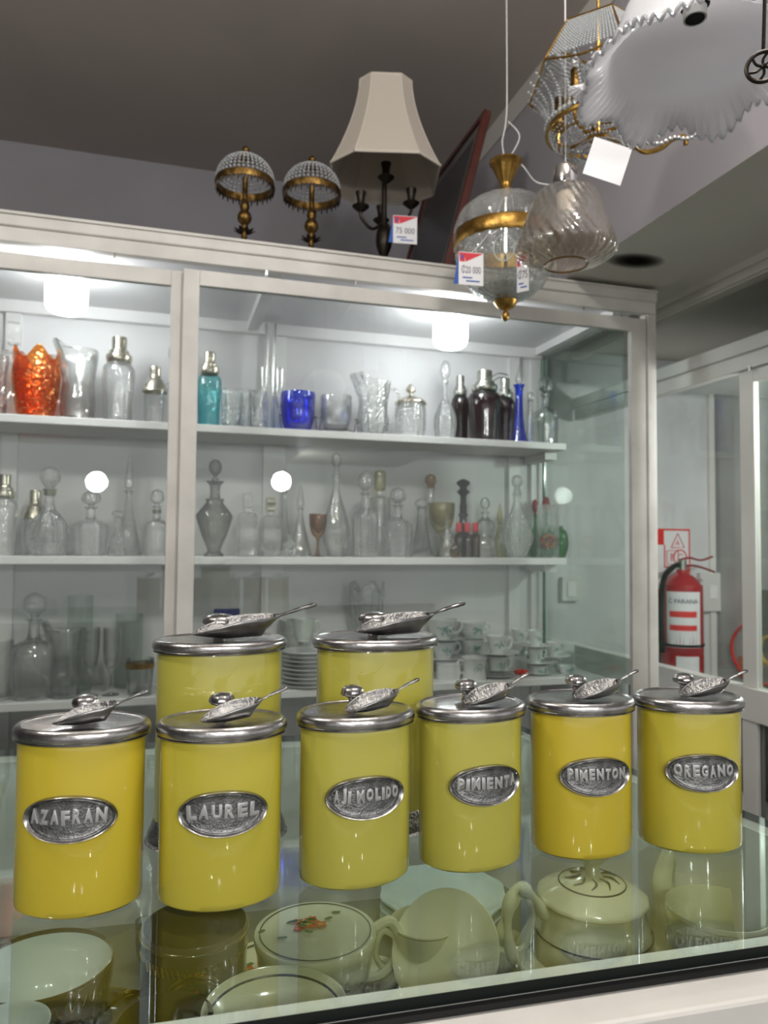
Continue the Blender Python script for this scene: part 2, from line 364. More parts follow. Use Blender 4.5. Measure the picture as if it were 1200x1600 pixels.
part('side_rail', MB().box((1.404, YB-.012, .75), (1.43, YB+.012, 1.965)).box((1.404, Y0+.05, 1.965), (1.43, YB+.012, 1.994)), M['shelf'], smooth=False)
SZ = {1: 1.592, 2: 1.181, 3: .760}
for kq, z in SZ.items():
    yb = YB-.019
    part('shelf', MB().box((XL, 2.35, z-.024), (1.377 if kq < 3 else 1.39, yb, z)), M['shelf'], smooth=False, bevel=.002)
part('base_cupboard', MB().box((XL, Y0+.02, .0), (XE-.005, YB, .2)), M['dark'], smooth=False)
for zb_ in (1.567, 1.156): part('shelf_bracket', MB().box((1.33, 2.42, zb_-.027), (1.377, 2.58, zb_)), M['shelf'], smooth=False)
# track strip between fascia and doors
def door(x0, x1, yf, sl, sr, name='sliding_door'):
    d = bpy.data.objects.new(name, None); C.objects.link(d); d.parent = cab
    zt, zb = 1.949, .22
    MB().box((x0, yf, zb), (x0+sl, yf+.018, zt)).build('stile', M['whiteworn'], d, smooth=False, bevel=.002)
    MB().box((x1-sr, yf, zb), (x1, yf+.018, zt)).build('stile', M['whiteworn'], d, smooth=False, bevel=.002)
    MB().box((x0+sl, yf, zt-.042), (x1-sr, yf+.018, zt)).build('top_rail', M['whiteworn'], d, smooth=False, bevel=.002)
    MB().box((x0+sl, yf, zb), (x1-sr, yf+.018, zb+.06)).build('bottom_rail', M['whiteworn'], d, smooth=False, bevel=.002)
    MB().box((x0+sl, yf+.006, zb+.06), (x1-sr, yf+.011, zt-.042)).build('glass_pane', M['pane'], d, smooth=False)
door(XL, .037, Y0+.024, .05, .034)
door(.034, 1.459, Y0, .042, .056)
for x in (-.14, .25, .5, 1.23):
    part('track_clip', MB().box((x, Y0-.003, 1.955), (x+.004, Y0+.001, 1.966)), M['steel'], smooth=False)
# lamps inside the cabinet
for i, (px, py) in enumerate(((104, 466), (704, 523))):
    p = at(px, py, y=2.22)
    t = thing('led_bulb', ('glowing white LED bulb under cabinet ceiling above the orange vase' , 'glowing white LED bulb under cabinet ceiling above the cut glass decanter')[i], 'light bulb', (p.x, p.y, 1.9945), group='lit bulbs in the display cabinet')
    MB().lathe([(0, 0), (.034, 0), (.034, -.012), (.028, -.03), (0, -.03)]).build('bulb_base', M['switch'], t)
    MB().lathe(smoothp([(.030, -.028), (.052, -.036), (.056, -.055), (.056, -.10), (.050, -.122), (.030, -.132), (0, -.135)])).build('bulb_globe', M['bulb'], t)

# ------------------------------------------------------------------ glassware
PR = {  # normalised profiles: body, stopper
 'round': ([(0, 0), (.62, 0), (.8, .03), (1, .18), (.93, .32), (.55, .45), (.27, .53), (.22, .66), (.33, .735), (.24, .735)], [(.16, .70), (.22, .76), (.44, .83), (.47, .89), (.32, .97), (0, 1)]),
 'urn': ([(0, 0), (.55, 0), (.5, .03), (.38, .07), (.72, .22), (1, .38), (.98, .44), (.5, .55), (.55, .59), (.32, .60), (.3, .72), (.52, .77), (.3, .775)], [(.2, .74), (.2, .80), (.10, .82), (.34, .88), (.36, .94), (.2, .99), (0, 1)]),
 'cone': ([(0, 0), (.95, 0), (1, .03), (.85, .12), (.45, .36), (.28, .5), (.2, .58), (.34, .62), (.2, .62)], [(.15, .6), (.18, .64), (.32, .68), (.1, .92), (0, 1)]),
 'square': ([(0, 0), (.9, 0), (1, .02), (1, .62), (.8, .68), (.36, .70), (.36, .78), (.3, .78)], [(.3, .76), (.5, .78), (.5, .9), (.55, .92), (.45, .99), (0, 1)]),
 'teardrop': ([(0, 0), (.75, 0), (.6, .03), (1, .2), (.9, .34), (.42, .55), (.24, .68), (.30, .78), (.2, .78)], [(.14, .74), (.2, .80), (.24, .82), (.16, .84), (.34, .90), (.30, .97), (0, 1)]),
 'shoulder': ([(0, 0), (.85, 0), (.92, .02), (1, .3), (.98, .45), (.7, .52), (.32, .56), (.26, .70), (.40, .74), (.25, .74)], [(.18, .72), (.2, .77), (.5, .82), (.54, .88), (.4, .96), (0, 1)]),
 'gourd': ([(0, 0), (.7, 0), (.85, .04), (1, .18), (.8, .33), (.62, .38), (.78, .48), (.7, .58), (.3, .66), (.28, .72), (.36, .75), (.2, .75)], [(.16, .73), (.18, .80), (.38, .86), (.38, .92), (.22, .98), (0, 1)]),
 'flare': ([(0, 0), (.85, 0), (1, .05), (.9, .16), (.5, .5), (.38, .72), (.40, .8), (.5, .84), (.35, .84)], [(.3, .83), (.5, .87), (.62, .9), (.5, .97), (0, 1)]),
 'vial': ([(0, 0), (.9, 0), (1, .03), (1, .58), (.75, .66), (.5, .7), (.5, .74), (0, .74)], [(.62, .74), (.66, .76), (.66, .97), (.5, 1), (0, 1)]),
 'shaker': ([(0, 0), (.78, 0), (.84, .02), (.92, .30), (1, .56), (.9, .66), (.66, .71), (.64, .74)], [(.66, .705), (.76, .715), (.78, .79), (.62, .80), (.60, .84), (.46, .85), (.46, .985), (.38, 1), (0, 1)]),
 'lowshaker': ([(0, 0), (.8, 0), (.85, .02), (.95, .4), (.95, .56)], [(1.05, .55), (1.05, .58), (.72, .74), (.48, .80), (.48, .96), (.4, 1), (0, 1)]),
 'slim': ([(0, 0), (1, 0), (.95, .05), (.72, .15), (.5, .35), (.42, .62), (.50, .70), (.64, .73), (.3, .73)], [(.25, .71), (.3, .76), (.42, .8), (.15, .92), (0, 1)]),
 'jar': ([(0, 0), (.8, 0), (.85, .03), (1, .2), (1, .55), (.9, .64)], [(1.02, .63), (1.02, .67), (.8, .72), (.3, .78), (.12, .80), (.12, .84), (.32, .88), (.2, .96), (.1, 1), (0, 1)]),
 'tower': ([(0, 0), (1, 0), (1, .25), (.8, .35), (.7, .5), (.9, .52), (.9, .55), (0, .56)], [(.7, .55), (.7, .66), (.62, .67), (.62, .78), (1.3, .83), (.8, .86), (.7, .89), (1.4, .94), (.8, .98), (0, 1)]),
 'ball': ([(0, 0), (.6, 0), (.97, .3), (1, .5), (.85, .78), (.4, .93), (.4, 1), (.3, 1)], None),
 'tumbler': ([(0, .0), (.82, 0), (.86, .02), (1, 1), (.94, 1), (.80, .12), (0, .10)], None),
 'bowl': ([(0, 0), (.6, 0), (.78, .08), (.97, .4), (1, 1), (.95, 1), (.9, .4), (.7, .14), (0, .12)], None),
 'cyl': ([(0, 0), (.98, 0), (1, .01), (1, 1), (.92, 1), (.92, .04), (0, .04)], None),
 'jug': ([(0, 0), (.78, 0), (.85, .02), (.92, .28), (.82, .55), (.95, .85), (1.0, 1), (.94, 1), (.78, .55), (.84, .28), (.7, .06), (0, .05)], None),
 'vase': ([(0, 0), (.68, 0), (.72, .02), (.92, .45), (.98, .75), (.9, .9), (.96, 1), (.9, 1), (.86, .9), (.9, .7), (.6, .06), (0, .05)], None),
 'flute': ([(0, 0), (.9, 0), (.95, .01), (.3, .035), (.12, .06), (.11, .30), (.2, .34), (.7, .46), (.95, .65), (1, 1), (.95, 1), (.88, .65), (.6, .48), (0, .40)], None),
 'goblet': ([(0, 0), (.72, 0), (.72, .02), (.3, .05), (.16, .2), (.2, .42), (.7, .55), (.95, .75), (1, 1), (.92, 1), (.82, .75), (0, .55)], None),
}
MESHC = {}
def vessel(label, cat, px, ytop, hw, sh, kind, mat='glass', stm=None, yy=2.44, group=None, name=None, n=24, mod=None, handle=0, sq=False, dz=0, collar=None, wobble=None):
    z0 = SZ[sh]+dz if sh in SZ else sh
    p = at(px, ytop, y=yy); H = p.z-z0; R = hw*mpp(p)
    name = name or {'bottle': 'glass_bottle', 'decanter': 'glass_decanter'}.get(cat, cat.replace(' ', '_'))
    body, stop = PR[kind]
    t = thing(name, label, cat, (p.x, yy, z0+.0003), random.uniform(0, 1) if not handle and not sq else 0, group)
    seg = 4 if sq else n
    if mod is None and mat in ('cut',): mod = lambda a, z: 1+.05*math.cos(12*a)
    def mm(prof, nm, mt, sg):
        pr = [(r*R*(1.18 if sg == 4 else 1), z*H) for r, z in smoothp(prof, 3)] if sg != 4 else [(r*R*1.25, z*H) for r, z in prof]
        b = MB(); b.lathe(pr, sg, mod=(mod if sg != 4 else None))
        if wobble and nm == 'body':
            b.v = [(x, y, z+wobble*R*max(0, (z/H-.55)/.45)**2*math.cos(5*math.atan2(y, x)+2)) for x, y, z in b.v]
        if kind == 'jug' and nm == 'body':
            b.v = [(x-(.30*R*max(0, (z/H-.75)/.25)**1.5*(1 if x < -.3*R else 0)), y, z+(.10*H*max(0, (z/H-.8)/.2) if x < -.5*R else 0)) for x, y, z in b.v]
        o = b.build(nm, mt, t)
        if sg == 4: o.rotation_euler.z = PI/4+.12
        return o
    mm(body, 'body', M[mat], seg)
    if stop: mm(stop, 'cap' if kind in ('shaker', 'lowshaker', 'vial', 'jar') else 'stopper', M[stm or mat], seg if kind != 'square' or sq else n)
    if collar:
        zc, rc = collar
        MB().lathe([(R*rc*.98, H*(zc-.03)), (R*rc*1.12, H*(zc-.03)), (R*rc*1.25, H*(zc+.03)), (R*rc*.98, H*(zc+.03))], 20, close=True).build('collar', M['silver'], t)
    if handle:
        s = handle
        MB().tube(bez([(s*R*.85, 0, H*.88), (s*R*1.35, 0, H*.92), (s*R*1.6, 0, H*.66), (s*R*1.3, 0, H*.38), (s*R*.86, 0, H*.26)]), R*.085, 8).build('handle', M[mat], t)
    return t
G1, G2, G3 = 'glassware on the top shelf', 'decanters and bottles on the middle shelf', 'glassware on the lowest visible shelf'
V = vessel
# top shelf
V('clear decanter with block-shaped cut stopper, left of the orange vase', 'decanter', 22, 503, 21, 1, 'square', 'glass', sq=True, group=G1)
V('clear ribbed jug at the left edge of the top shelf', 'jug', -6, 560, 18, 1, 'jug', 'cut', handle=1, group=G1)
V('orange carnival glass vase with scalloped rim on top shelf', 'vase', 58, 556, 36, 1, 'vase', 'orangeg', group=G1, wobble=.28, n=40)
V('clear glass pitcher with wide lip beside the orange vase', 'pitcher', 124, 552, 29, 1, 'jug', 'glass', handle=-1, yy=2.45, group=G1)
V('tall clear glass cocktail shaker with silver cap on top shelf', 'cocktail shaker', 187, 528, 25, 1, 'shaker', 'glass', 'silver', group=G1)
V('small clear shaker with domed silver lid left of the door post', 'cocktail shaker', 243, 573, 18, 1, 'lowshaker', 'glass', 'silver', yy=2.42, group=G1)
V('clear decanter partly hidden behind the cabinet door post on top shelf', 'decanter', 272, 535, 14, 1, 'shoulder', 'cut', yy=2.5, group=G1)
V('teal glass cocktail shaker with silver cap right of the door post', 'cocktail shaker', 328, 551, 19, 1, 'shaker', 'tealg', 'silver', yy=2.42, group=G1)
for i, (px, hw, yt, l) in enumerate(((362, 15, 615, 'nearest the teal shaker'), (385, 15, 616, 'in the middle of the trio'), (404, 14, 618, 'beside the tall cylinder vase'))):
    V('small clear glass tumbler on top shelf, '+l, 'tumbler', px, yt, hw, 1, 'tumbler', 'cut', yy=(2.40, 2.44, 2.40)[i], group=G1)
V('tall narrow clear cylinder vase at the middle of top shelf', 'vase', 423, 523, 9, 1, 'cyl', 'glass', yy=2.52, group=G1)
V('slim clear glass with a flared foot left of cylinder vase', 'glass', 413, 578, 6, 1, 'flute', 'glass', yy=2.40, group=G1)
V('slim clear glass with a flared foot touching blue bowl', 'glass', 437, 580, 7, 1, 'flute', 'glass', yy=2.47, group=G1)
V('cobalt blue glass bowl on the top shelf', 'bowl', 466, 618, 27, 1, 'bowl', 'blueg', yy=2.44, group=G1, dz=.006)
V('clear ribbed glass bowl in a wire stand beside the blue bowl', 'bowl', 525, 623, 25, 1, 'bowl', 'glass', yy=2.44, group=G1, dz=.016)
for px, lab in ((470, 'thin black wire stand under cobalt blue bowl'), (525, 'thin black wire stand under clear ribbed bowl')):
    p = at(px, 640, y=2.44); r = 29*mpp(p)
    b = MB()
    for z in (.004, .013):
        if px == 470 and z > .01: continue
        b.tube([(r*.9*math.cos(a), r*.9*math.sin(a), z) for a in [2*PI*i/24 for i in range(25)]], .0013, 6, cap=False)
    for s in (-1, 1):
        b.tube(bez([(s*r*.8, -.03, .004), (s*r*1.0, 0, .012), (s*r*1.12, 0, .05), (s*r*1.12, 0, .062)]), .0013, 6)
        b.tube([(s*r*1.12, 0, .06), (s*r*1.0, 0, .055)], .0013, 6)
    tag(b.build('wire_stand', M['bronze'], loc=(p.x, 2.44, SZ[1])), lab, 'stand')
V('clear moulded glass jug between wire bowl and lidded jar', 'jug', 583, 600, 27, 1, 'jug', 'cut', handle=1, yy=2.44, group=G1)
V('cut glass sugar jar with ornate silver lid on top shelf', 'jar', 642, 601, 23, 1, 'jar', 'cut', 'silver', yy=2.44, group=G1, name='sugar_jar')
V('slim cut glass decanter with star stopper below right bulb', 'decanter', 696, 563, 17, 1, 'round', 'cut', yy=2.45, group=G1)
V('dark purple shaker with steel cap beside cut glass decanter', 'cocktail shaker', 719, 588, 14, 1, 'shaker', 'purpleg', 'steel', yy=2.50, group=G1)
V('large dark purple shaker with tall steel cap and lever', 'cocktail shaker', 757, 580, 26, 1, 'shaker', 'purpleg', 'steel', yy=2.41, group=G1)
V('dark purple shaker with steel cap left of blue perfume bottle', 'cocktail shaker', 789, 592, 16, 1, 'shaker', 'purpleg', 'steel', yy=2.49, group=G1)
p = at(780, 585, y=2.42); b = MB(); b.tube(bez([(-.03, 0, -.012), (0, 0, .004), (.035, 0, .0)]), [.003]*17, 6, flat=.5).tube(bez([(-.03, .0, -.03), (0, 0, -.012), (.03, 0, -.012)]), .003, 6, flat=.5)
tag(b.build('siphon_lever', M['black'], loc=p), 'black lever resting across the purple shaker caps', 'lever')
V('blue glass perfume bottle with clear pointed stopper', 'bottle', 811, 568, 14, 1, 'slim', 'blueg', 'glass', yy=2.41, group=G1)
V('clear decanter with round stopper at right end of top shelf', 'decanter', 852, 588, 20, 1, 'shoulder', 'glass', yy=2.46, group=G1)
V('clear narrow bottle between blue perfume and last decanter', 'bottle', 829, 612, 9, 1, 'flare', 'glass', yy=2.5, group=G1)
# middle shelf
V('tall clear shaker with silver cap at far left of middle shelf', 'cocktail shaker', 8, 742, 20, 2, 'shaker', 'glass', 'silver', group=G2)
V('small clear decanter with silver top behind round decanter', 'decanter', 56, 766, 19, 2, 'lowshaker', 'glass', 'silver', yy=2.5, group=G2)
V('round cut glass decanter with ball stopper and silver collar, far left', 'decanter', 79, 728, 31, 2, 'round', 'cut', collar=(.70, .27), yy=2.43, group=G2)
V('wide cut glass decanter under the mirrored lamp glow', 'decanter', 143, 766, 25, 2, 'shoulder', 'cut', yy=2.44, group=G2)
V('tall decanter with long pointed spire stopper on middle shelf', 'decanter', 203, 705, 22, 2, 'cone', 'glass', yy=2.46, group=G2)
V('short clear bottle in front of the spire-stoppered decanter', 'bottle', 184, 797, 14, 2, 'flare', 'cut', yy=2.40, group=G2)
V('clear decanter with ball stopper and silver collar beside door post', 'decanter', 246, 764, 20, 2, 'shoulder', 'glass', collar=(.66, .3), yy=2.44, group=G2)
V('smoky grey urn-shaped decanter with oval stopper right of door post', 'decanter', 337, 718, 27, 2, 'urn', 'smoke', yy=2.42, group=G2, mod=lambda a, z: 1+.03*math.cos(8*a), n=40)
V('small clear square bottle with round stopper beside smoky decanter', 'bottle', 387, 770, 15, 2, 'square', 'glass', sq=True, yy=2.43, group=G2)
V('clear square flask with brass cap on the middle shelf', 'flask', 423, 777, 15, 2, 'square', 'glass', 'silver', sq=True, yy=2.43, group=G2, name='glass_flask')
V('tall thin clear decanter behind the square brass-capped flask', 'decanter', 446, 706, 13, 2, 'cone', 'glass', yy=2.53, group=G2)
V('clear bell-shaped decanter with flat ring stopper', 'decanter', 470, 748, 19, 2, 'cone', 'glass', yy=2.45, group=G2)
V('short clear glass bottle in front of the ring-stoppered decanter', 'bottle', 453, 834, 13, 2, 'gourd', 'cut', yy=2.39, group=G2)
V('amber and brown footed glass goblet on middle shelf', 'goblet', 497, 805, 14, 2, 'goblet', 'amberg', yy=2.42, group=G2)
V('long-necked teardrop decanter with glass ball stopper', 'decanter', 526, 706, 22, 2, 'teardrop', 'glass', yy=2.44, group=G2)
V('heavily cut glass decanter with faceted neck, right of teardrop decanter', 'decanter', 571, 736, 21, 2, 'shoulder', 'cut', yy=2.42, group=G2)
V('clear bottle with square cork-brown stopper behind cut decanters', 'bottle', 594, 735, 17, 2, 'square', 'glass', 'yellowg', yy=2.52, group=G2)
V('round-shouldered ribbed decanter with small ball stopper', 'decanter', 622, 761, 23, 2, 'shoulder', 'cut', yy=2.44, group=G2)
V('slim flared carafe with faceted sides on middle shelf', 'carafe', 659, 779, 17, 2, 'flare', 'glass', yy=2.41, group=G2, mod=lambda a, z: 1+.04*math.cos(8*a))
V('clear bottle with carved amber stopper', 'bottle', 673, 740, 15, 2, 'flare', 'glass', 'amberg', yy=2.52, group=G2)
V('pale yellow glass goblet with wide rim', 'goblet', 690, 788, 21, 2, 'goblet', 'yellowg', yy=2.47, group=G2)
V('small clear bottle with round top before the yellow goblet', 'bottle', 699, 805, 12, 2, 'gourd', 'glass', yy=2.40, group=G2)
V('tall dark violet bottle with pagoda stopper', 'bottle', 724, 748, 8, 2, 'tower', 'darkg', 'bronze', yy=2.47, group=G2)
for i, px in enumerate((717, 730, 743)):
    V('small brown bottle with red cap, '+('left', 'middle', 'right')[i]+' of the three', 'bottle', px, 817, 7, 2, 'vial', 'brownr', 'tred', yy=2.41, group='small red-capped brown bottles')
V('little amber glass ball lying at the shelf front', 'ball', 712, 850, 9, 2, 'ball', 'amberg', yy=2.365, group=G2, name='glass_ball')
V('clear gourd-shaped decanter with ball stopper right of red-capped bottles', 'decanter', 758, 777, 20, 2, 'gourd', 'glass', yy=2.43, group=G2)
V('clear bottle with pointed amber-grey stopper behind gourd decanter', 'bottle', 781, 784, 15, 2, 'cone', 'yellowg', yy=2.52, group=G2)
V('tall clear flared decanter with flower-shaped stopper on middle shelf', 'decanter', 808, 742, 24, 2, 'teardrop', 'cut', yy=2.43, group=G2)
V('green bottle with dark red stopper behind the square paperweight', 'bottle', 853, 776, 13, 2, 'round', 'greeng', 'dred', yy=2.52, group=G2)
V('slim green bottle with dark red stopper left of the square paperweight', 'bottle', 836, 780, 10, 2, 'round', 'greeng', 'dred', yy=2.53, group=G2)
V('round green glass vase at the right end of middle shelf', 'vase', 874, 822, 14, 2, 'ball', 'greeng', yy=2.50, group=G2)
p = at(856, 789, y=2.41)
t = thing('glass_paperweight', 'clear square glass block holding a pink and gold flower', 'paperweight', (p.x, 2.41, SZ[2]+.0003), group=G2)
h = p.z-SZ[2]; r = 14.5*mpp(p)
MB().box((-r, -r*.6, 0), (r, r*.6, h)).build('block', M['glass'], t, smooth=False)
b = MB()
for i in range(60):
    a = random.uniform(0, 2*PI); e = random.uniform(-1, 1); q = r*.7
    b.bead((q*math.cos(a)*math.sqrt(1-e*e), q*.6*math.sin(a)*math.sqrt(1-e*e), h*.30+q*e), r*.19, k=i % 3)
b.build('flower', [M['orange'], M['gold'], M['tred']], t)
# lowest visible shelf
YS = 2.43
V('clear heavy-based tumbler at the far left of lowest shelf', 'tumbler', 2, 1010, 18, 3, 'tumbler', 'glass', yy=2.42, group=G3)
V('wide-bodied clear decanter with pyramid stopper on lowest shelf', 'decanter', 55, 925, 33, 3, 'shoulder', 'glass', yy=YS, group=G3)
V('clear glass jug right of the pyramid-stoppered decanter', 'jug', 104, 986, 28, 3, 'jug', 'glass', handle=-1, yy=2.42, group=G3)
V('tall clear cylinder glass behind the jug', 'glass', 126, 945, 19, 3, 'cyl', 'pane', yy=2.52, group=G3)
V('clear champagne flute, left one of the pair', 'flute', 143, 985, 13, 3, 'flute', 'glass', yy=2.41, group='pair of champagne flutes')
V('clear champagne flute, right one of the pair', 'flute', 175, 985, 13, 3, 'flute', 'glass', yy=2.41, group='pair of champagne flutes')
V('wide grey-clear vase behind the champagne flutes', 'vase', 202, 970, 21, 3, 'cyl', 'pane', yy=2.54, group=G3)
t = V('short whisky glass with a gold-amber rim on lowest shelf', 'whisky glass', 219, 1034, 21, 3, 'tumbler', 'glass', yy=2.40, group=G3)
pp = at(219, 1034, y=2.40); H = pp.z-SZ[3]; R = 21*mpp(pp)
MB().lathe([(R*.99, H*.82), (R*1.015, H*.82), (R*1.03, H*.98), (R*1.0, H*.98)], 24, close=True).build('gilt_band', M['brass'], t)
V('small square box-like bottle hidden behind left tall canister', 'glass', 270, 1010, 14, 3, 'cyl', 'glass', yy=2.5, group=G3)
p = at(354, 968, y=2.56)
tag(MB().box((-.042, -.015, 0), (.042, .015, at(354, 951, y=2.56).z-SZ[3])).build('jewellery_box', M['bluebox'], loc=(p.x, 2.55, SZ[3]), bevel=.002, smooth=False), 'dark blue box standing behind the left tall canister scoop', 'box')
V('clear cut glass vase with flared wavy rim behind tall canister scoop', 'vase', 573, 920, 27, 3, 'goblet', 'cut', yy=2.52, group=G3, wobble=.3, n=40)
# china
def plate_stack(px, ytop, hw, yy, nn, what, grp, mt='porcelain', z0=None):
    p = at(px, ytop, y=yy); z0 = SZ[3] if z0 is None else z0; H = p.z-z0; R = hw*mpp(p)
    for i in range(nn):
        z = z0+H*i/nn; th = H/nn*.62
        b = MB().lathe(smoothp([(0, .001), (R*.55, .001), (R*.6, .002), (R*.98, th), (R, th+.0012), (R*.96, th+.0018), (R*.62, .0045), (0, .004)], 2), 28)
        b2 = b.build('plate', M[mt], loc=(p.x, yy, z+.0002))
        tag(b2, f'white saucer in {what}, number {i+1} from the bottom', 'plate', grp)
def stackplates():
    px, hw, yy, nn = 480, 39, 2.42, 9
    p = at(px, 1012, y=yy); z0 = SZ[3]; H = p.z-z0; R = hw*mpp(p); words = ['lowest', 'second from bottom', 'third from bottom', 'fourth from bottom', 'middle', 'fourth from top', 'third from top', 'second from top', 'topmost']
    for i in range(nn):
        b = MB().lathe(smoothp([(0, .001), (R*.55, .001), (R*.6, .002), (R*.98, .006), (R, .008), (R*.96, .0088), (R*.62, .0045), (0, .004)], 2), 32)
        tag(b.build('plate', M['greyc' if i % 2 else 'porcelain'], loc=(p.x, yy, z0+.0003+H*i/nn*.98)), f'white plate between the two tall canisters, {words[i]} in stack', 'plate', 'stack of plates between the tall canisters')
stackplates()
def cup(label, px, ytop, ybase, hw, yy, side=1, mt='porcelain', z0=None, group='white tea cups with pale green motif', motif=True, name='tea_cup', prof=None):
    p = at(px, ytop, y=yy); z0 = at(px, ybase, y=yy).z if z0 is None else z0; H = p.z-z0; R = hw*mpp(p)
    t = thing(name, label, 'cup', (p.x, yy, z0+.0004), 0, group)
    pr = prof or [(0, .0), (.55, 0), (.58, .05), (.74, .3), (.86, .7), (1, 1), (.95, 1), (.8, .7), (.66, .3), (.4, .1), (0, .08)]
    MB().lathe([(r*R, z*H) for r, z in smoothp(pr, 3)], 28).build('bowl', M[mt], t)
    MB().tube(bez([(side*R*.86, 0, H*.82), (side*R*1.25, 0, H*.88), (side*R*1.42, 0, H*.6), (side*R*1.15, 0, H*.32), (side*R*.74, 0, H*.28)]), R*.09, 8).build('handle', M[mt], t)
    if motif:
        b = MB()
        for k in range(26):
            a = -PI/2-YAW*0+random.gauss(0, .28); v = .55+random.gauss(0, .12)
            r = R*(.80+.12*(v-.3))*1.01; b.bead((r*math.cos(a), r*math.sin(a), H*v), R*.07, n=4)
        b.build('motif', M['teal'], t)
    return t
def saucer(label, px, y, hw, yy, mt='porcelain', grp='white saucers under the tea cups', z0=None):
    p = at(px, y, y=yy); R = hw*mpp(p); z = p.z if z0 is None else z0
    b = MB().lathe(smoothp([(0, 0), (R*.5, 0), (R*.55, .002), (R*.98, .007), (R, .009), (R*.95, .0095), (R*.55, .004), (0, .003)], 2), 30)
    return tag(b.build('saucer', M[mt], loc=(p.x, yy, z)), label, 'saucer', grp)
z3 = SZ[3]
cup('white cup on bowl left of the white lidded pot, back row', 690, 968, 998, 24, 2.52, 1)
saucer('white saucer carrying top cup of the leftmost pile', 692, 1000, 34, 2.52)
cup('white cup lower in the leftmost pile of cups', 693, 1003, 1028, 20, 2.52, 1)
saucer('white saucer in leftmost pile just above lidded pot', 693, 1030, 34, 2.50)
cup('white cup second row behind the tall white creamer jug', 738, 972, 996, 22, 2.54, 1)
cup('white cup directly under the back row cup behind the creamer jug', 737, 1000, 1026, 20, 2.54, 1)
cup('white lidded sugar pot right of the right tall canister', 701, 1035, 1070, 19, 2.41, 1, z0=z3, name='sugar_pot', group=None, prof=[(0, 0), (.9, 0), (.96, .05), (1, .5), (.96, .9), (.98, .95), (.4, 1), (0, 1)])
cup('tall white creamer jug between lidded pot and saucer stack', 741, 1027, 1070, 20, 2.40, -1, z0=z3, name='creamer', group=None, prof=[(0, 0), (.9, 0), (.95, .03), (.86, .5), (.9, .8), (1.05, 1), (1, 1), (.84, .8), (.8, .5), (.8, .05), (0, .04)])
cup('white cup with large handle on top of the saucer stack pile', 777, 994, 1021, 18, 2.42, 1)
saucer('wide white saucer beneath the large-handled cup', 778, 1022, 33, 2.42)
cup('white cup under the wide saucer, above dark-rimmed saucers', 776, 1026, 1054, 17, 2.42, 1)
for i in range(3):
    saucer('grey-rimmed white saucer, '+('lowest', 'middle', 'top')[i]+' of the low stack of three', 776, 1060, 27, 2.42, 'greyc', 'low stack of three saucers', z0=z3+.0005+.0105*i)
cup('white cup high in back row right of centre, above pink trinket', 810, 983, 1003, 11, 2.53, 1)
cup('white cup in back row beneath the high cup', 812, 1006, 1026, 12, 2.53, 1)
cup('white cup topmost of the three-cup tower', 836, 986, 1010, 12.5, 2.43, -1)
saucer('white saucer beneath topmost cup of the three-cup tower', 836, 1011, 24, 2.43)
cup('white cup in the middle of the three-cup tower', 837, 1013, 1036, 12.5, 2.43, 1)
saucer('white saucer in the middle of the three-cup tower', 838, 1037, 24, 2.43)
cup('white cup at the bottom of the three-cup tower', 840, 1040, 1060, 12.5, 2.43, 1)
saucer('white saucer at the bottom of the three-cup tower', 842, 1062, 22, 2.43, z0=z3+.0005)
cup('white cup on the saucer right of the three-cup tower', 865, 1004, 1026, 12.5, 2.45, 1)
saucer('white saucer under the cup right of the three-cup tower', 868, 1027, 22, 2.45)
cup('white cup supporting the saucer right of the three-cup tower', 862, 1031, 1056, 12, 2.47, 1, z0=z3)
cup('single white cup at the right end of lowest shelf', 884, 1040, 1064, 12.5, 2.41, 1, z0=z3)
cup('white creamer standing on bowls left of right tall canister', 474, 968, 1002, 19, 2.52, 1, 'greyc', group=None, name='creamer', motif=False)
V('pale white bowl behind the plates, left', 'bowl', 455, 975, 20, 3, 'bowl', 'frost', yy=2.55, group=G3)
p = at(815, 1060, y=2.40); b = MB()
for k in range(14): b.bead((random.uniform(-.022, .022), random.uniform(-.01, .01), .010+random.uniform(0, .012)), .008, k=k % 2)
tag(b.build('trinket', [M['orange'], M['tred']], loc=(p.x, 2.40, z3)), 'small pink and orange trinket before the saucer stack', 'trinket')

# ------------------------------------------------------------------ counter
GZ = .932
counter = thing('display_counter', 'white wooden display counter with a thick glass top and china inside', 'counter')
q = [(-1.1, .513), (.655, .440), (.555, 1.105), (-1.1, 1.20)]
TH = .008
vs = [(x, y, GZ-TH) for x, y in q]+[(x, y, GZ) for x, y in q]
fs = [(3, 2, 1, 0), (4, 5, 6, 7), (0, 1, 5, 4), (1, 2, 6, 5), (2, 3, 7, 6), (3, 0, 4, 7)]
b = MB(); b.add(vs, fs[:2], 0); b.add(vs, fs[2:], 1); b.v = b.v
b.build('glass_top', [M['top'], M['topedge']], counter, smooth=False)
def strip(p0, p1, w, z0, z1, off=0):   # bar running from p0 to p1, inner side to the left
    a, c = Vector((*p0, 0)), Vector((*p1, 0)); d = (c-a).normalized(); nrm = Vector((-d.y, d.x, 0))
    a2, c2 = a+nrm*off, c+nrm*off; a3, c3 = a+nrm*(off+w), c+nrm*(off+w)
    vs = [(v.x, v.y, z) for z in (z0, z1) for v in (a2, c2, c3, a3)]
    return vs, [(3, 2, 1, 0), (4, 5, 6, 7), (0, 1, 5, 4), (1, 2, 6, 5), (2, 3, 7, 6), (3, 0, 4, 7)]
b = MB(); b.add(*strip(q[0], q[1], .023, .60, GZ-TH-.0005, .002)).add(*strip(q[1], q[2], .020, .60, GZ-TH-.0005, .001)).add(*strip(q[2], q[3], .03, .60, GZ-TH-.0005, .003))
b.build('frame', M['white'], counter, smooth=False)
e0, e1 = (-1.1, .513), (1.35, .411)
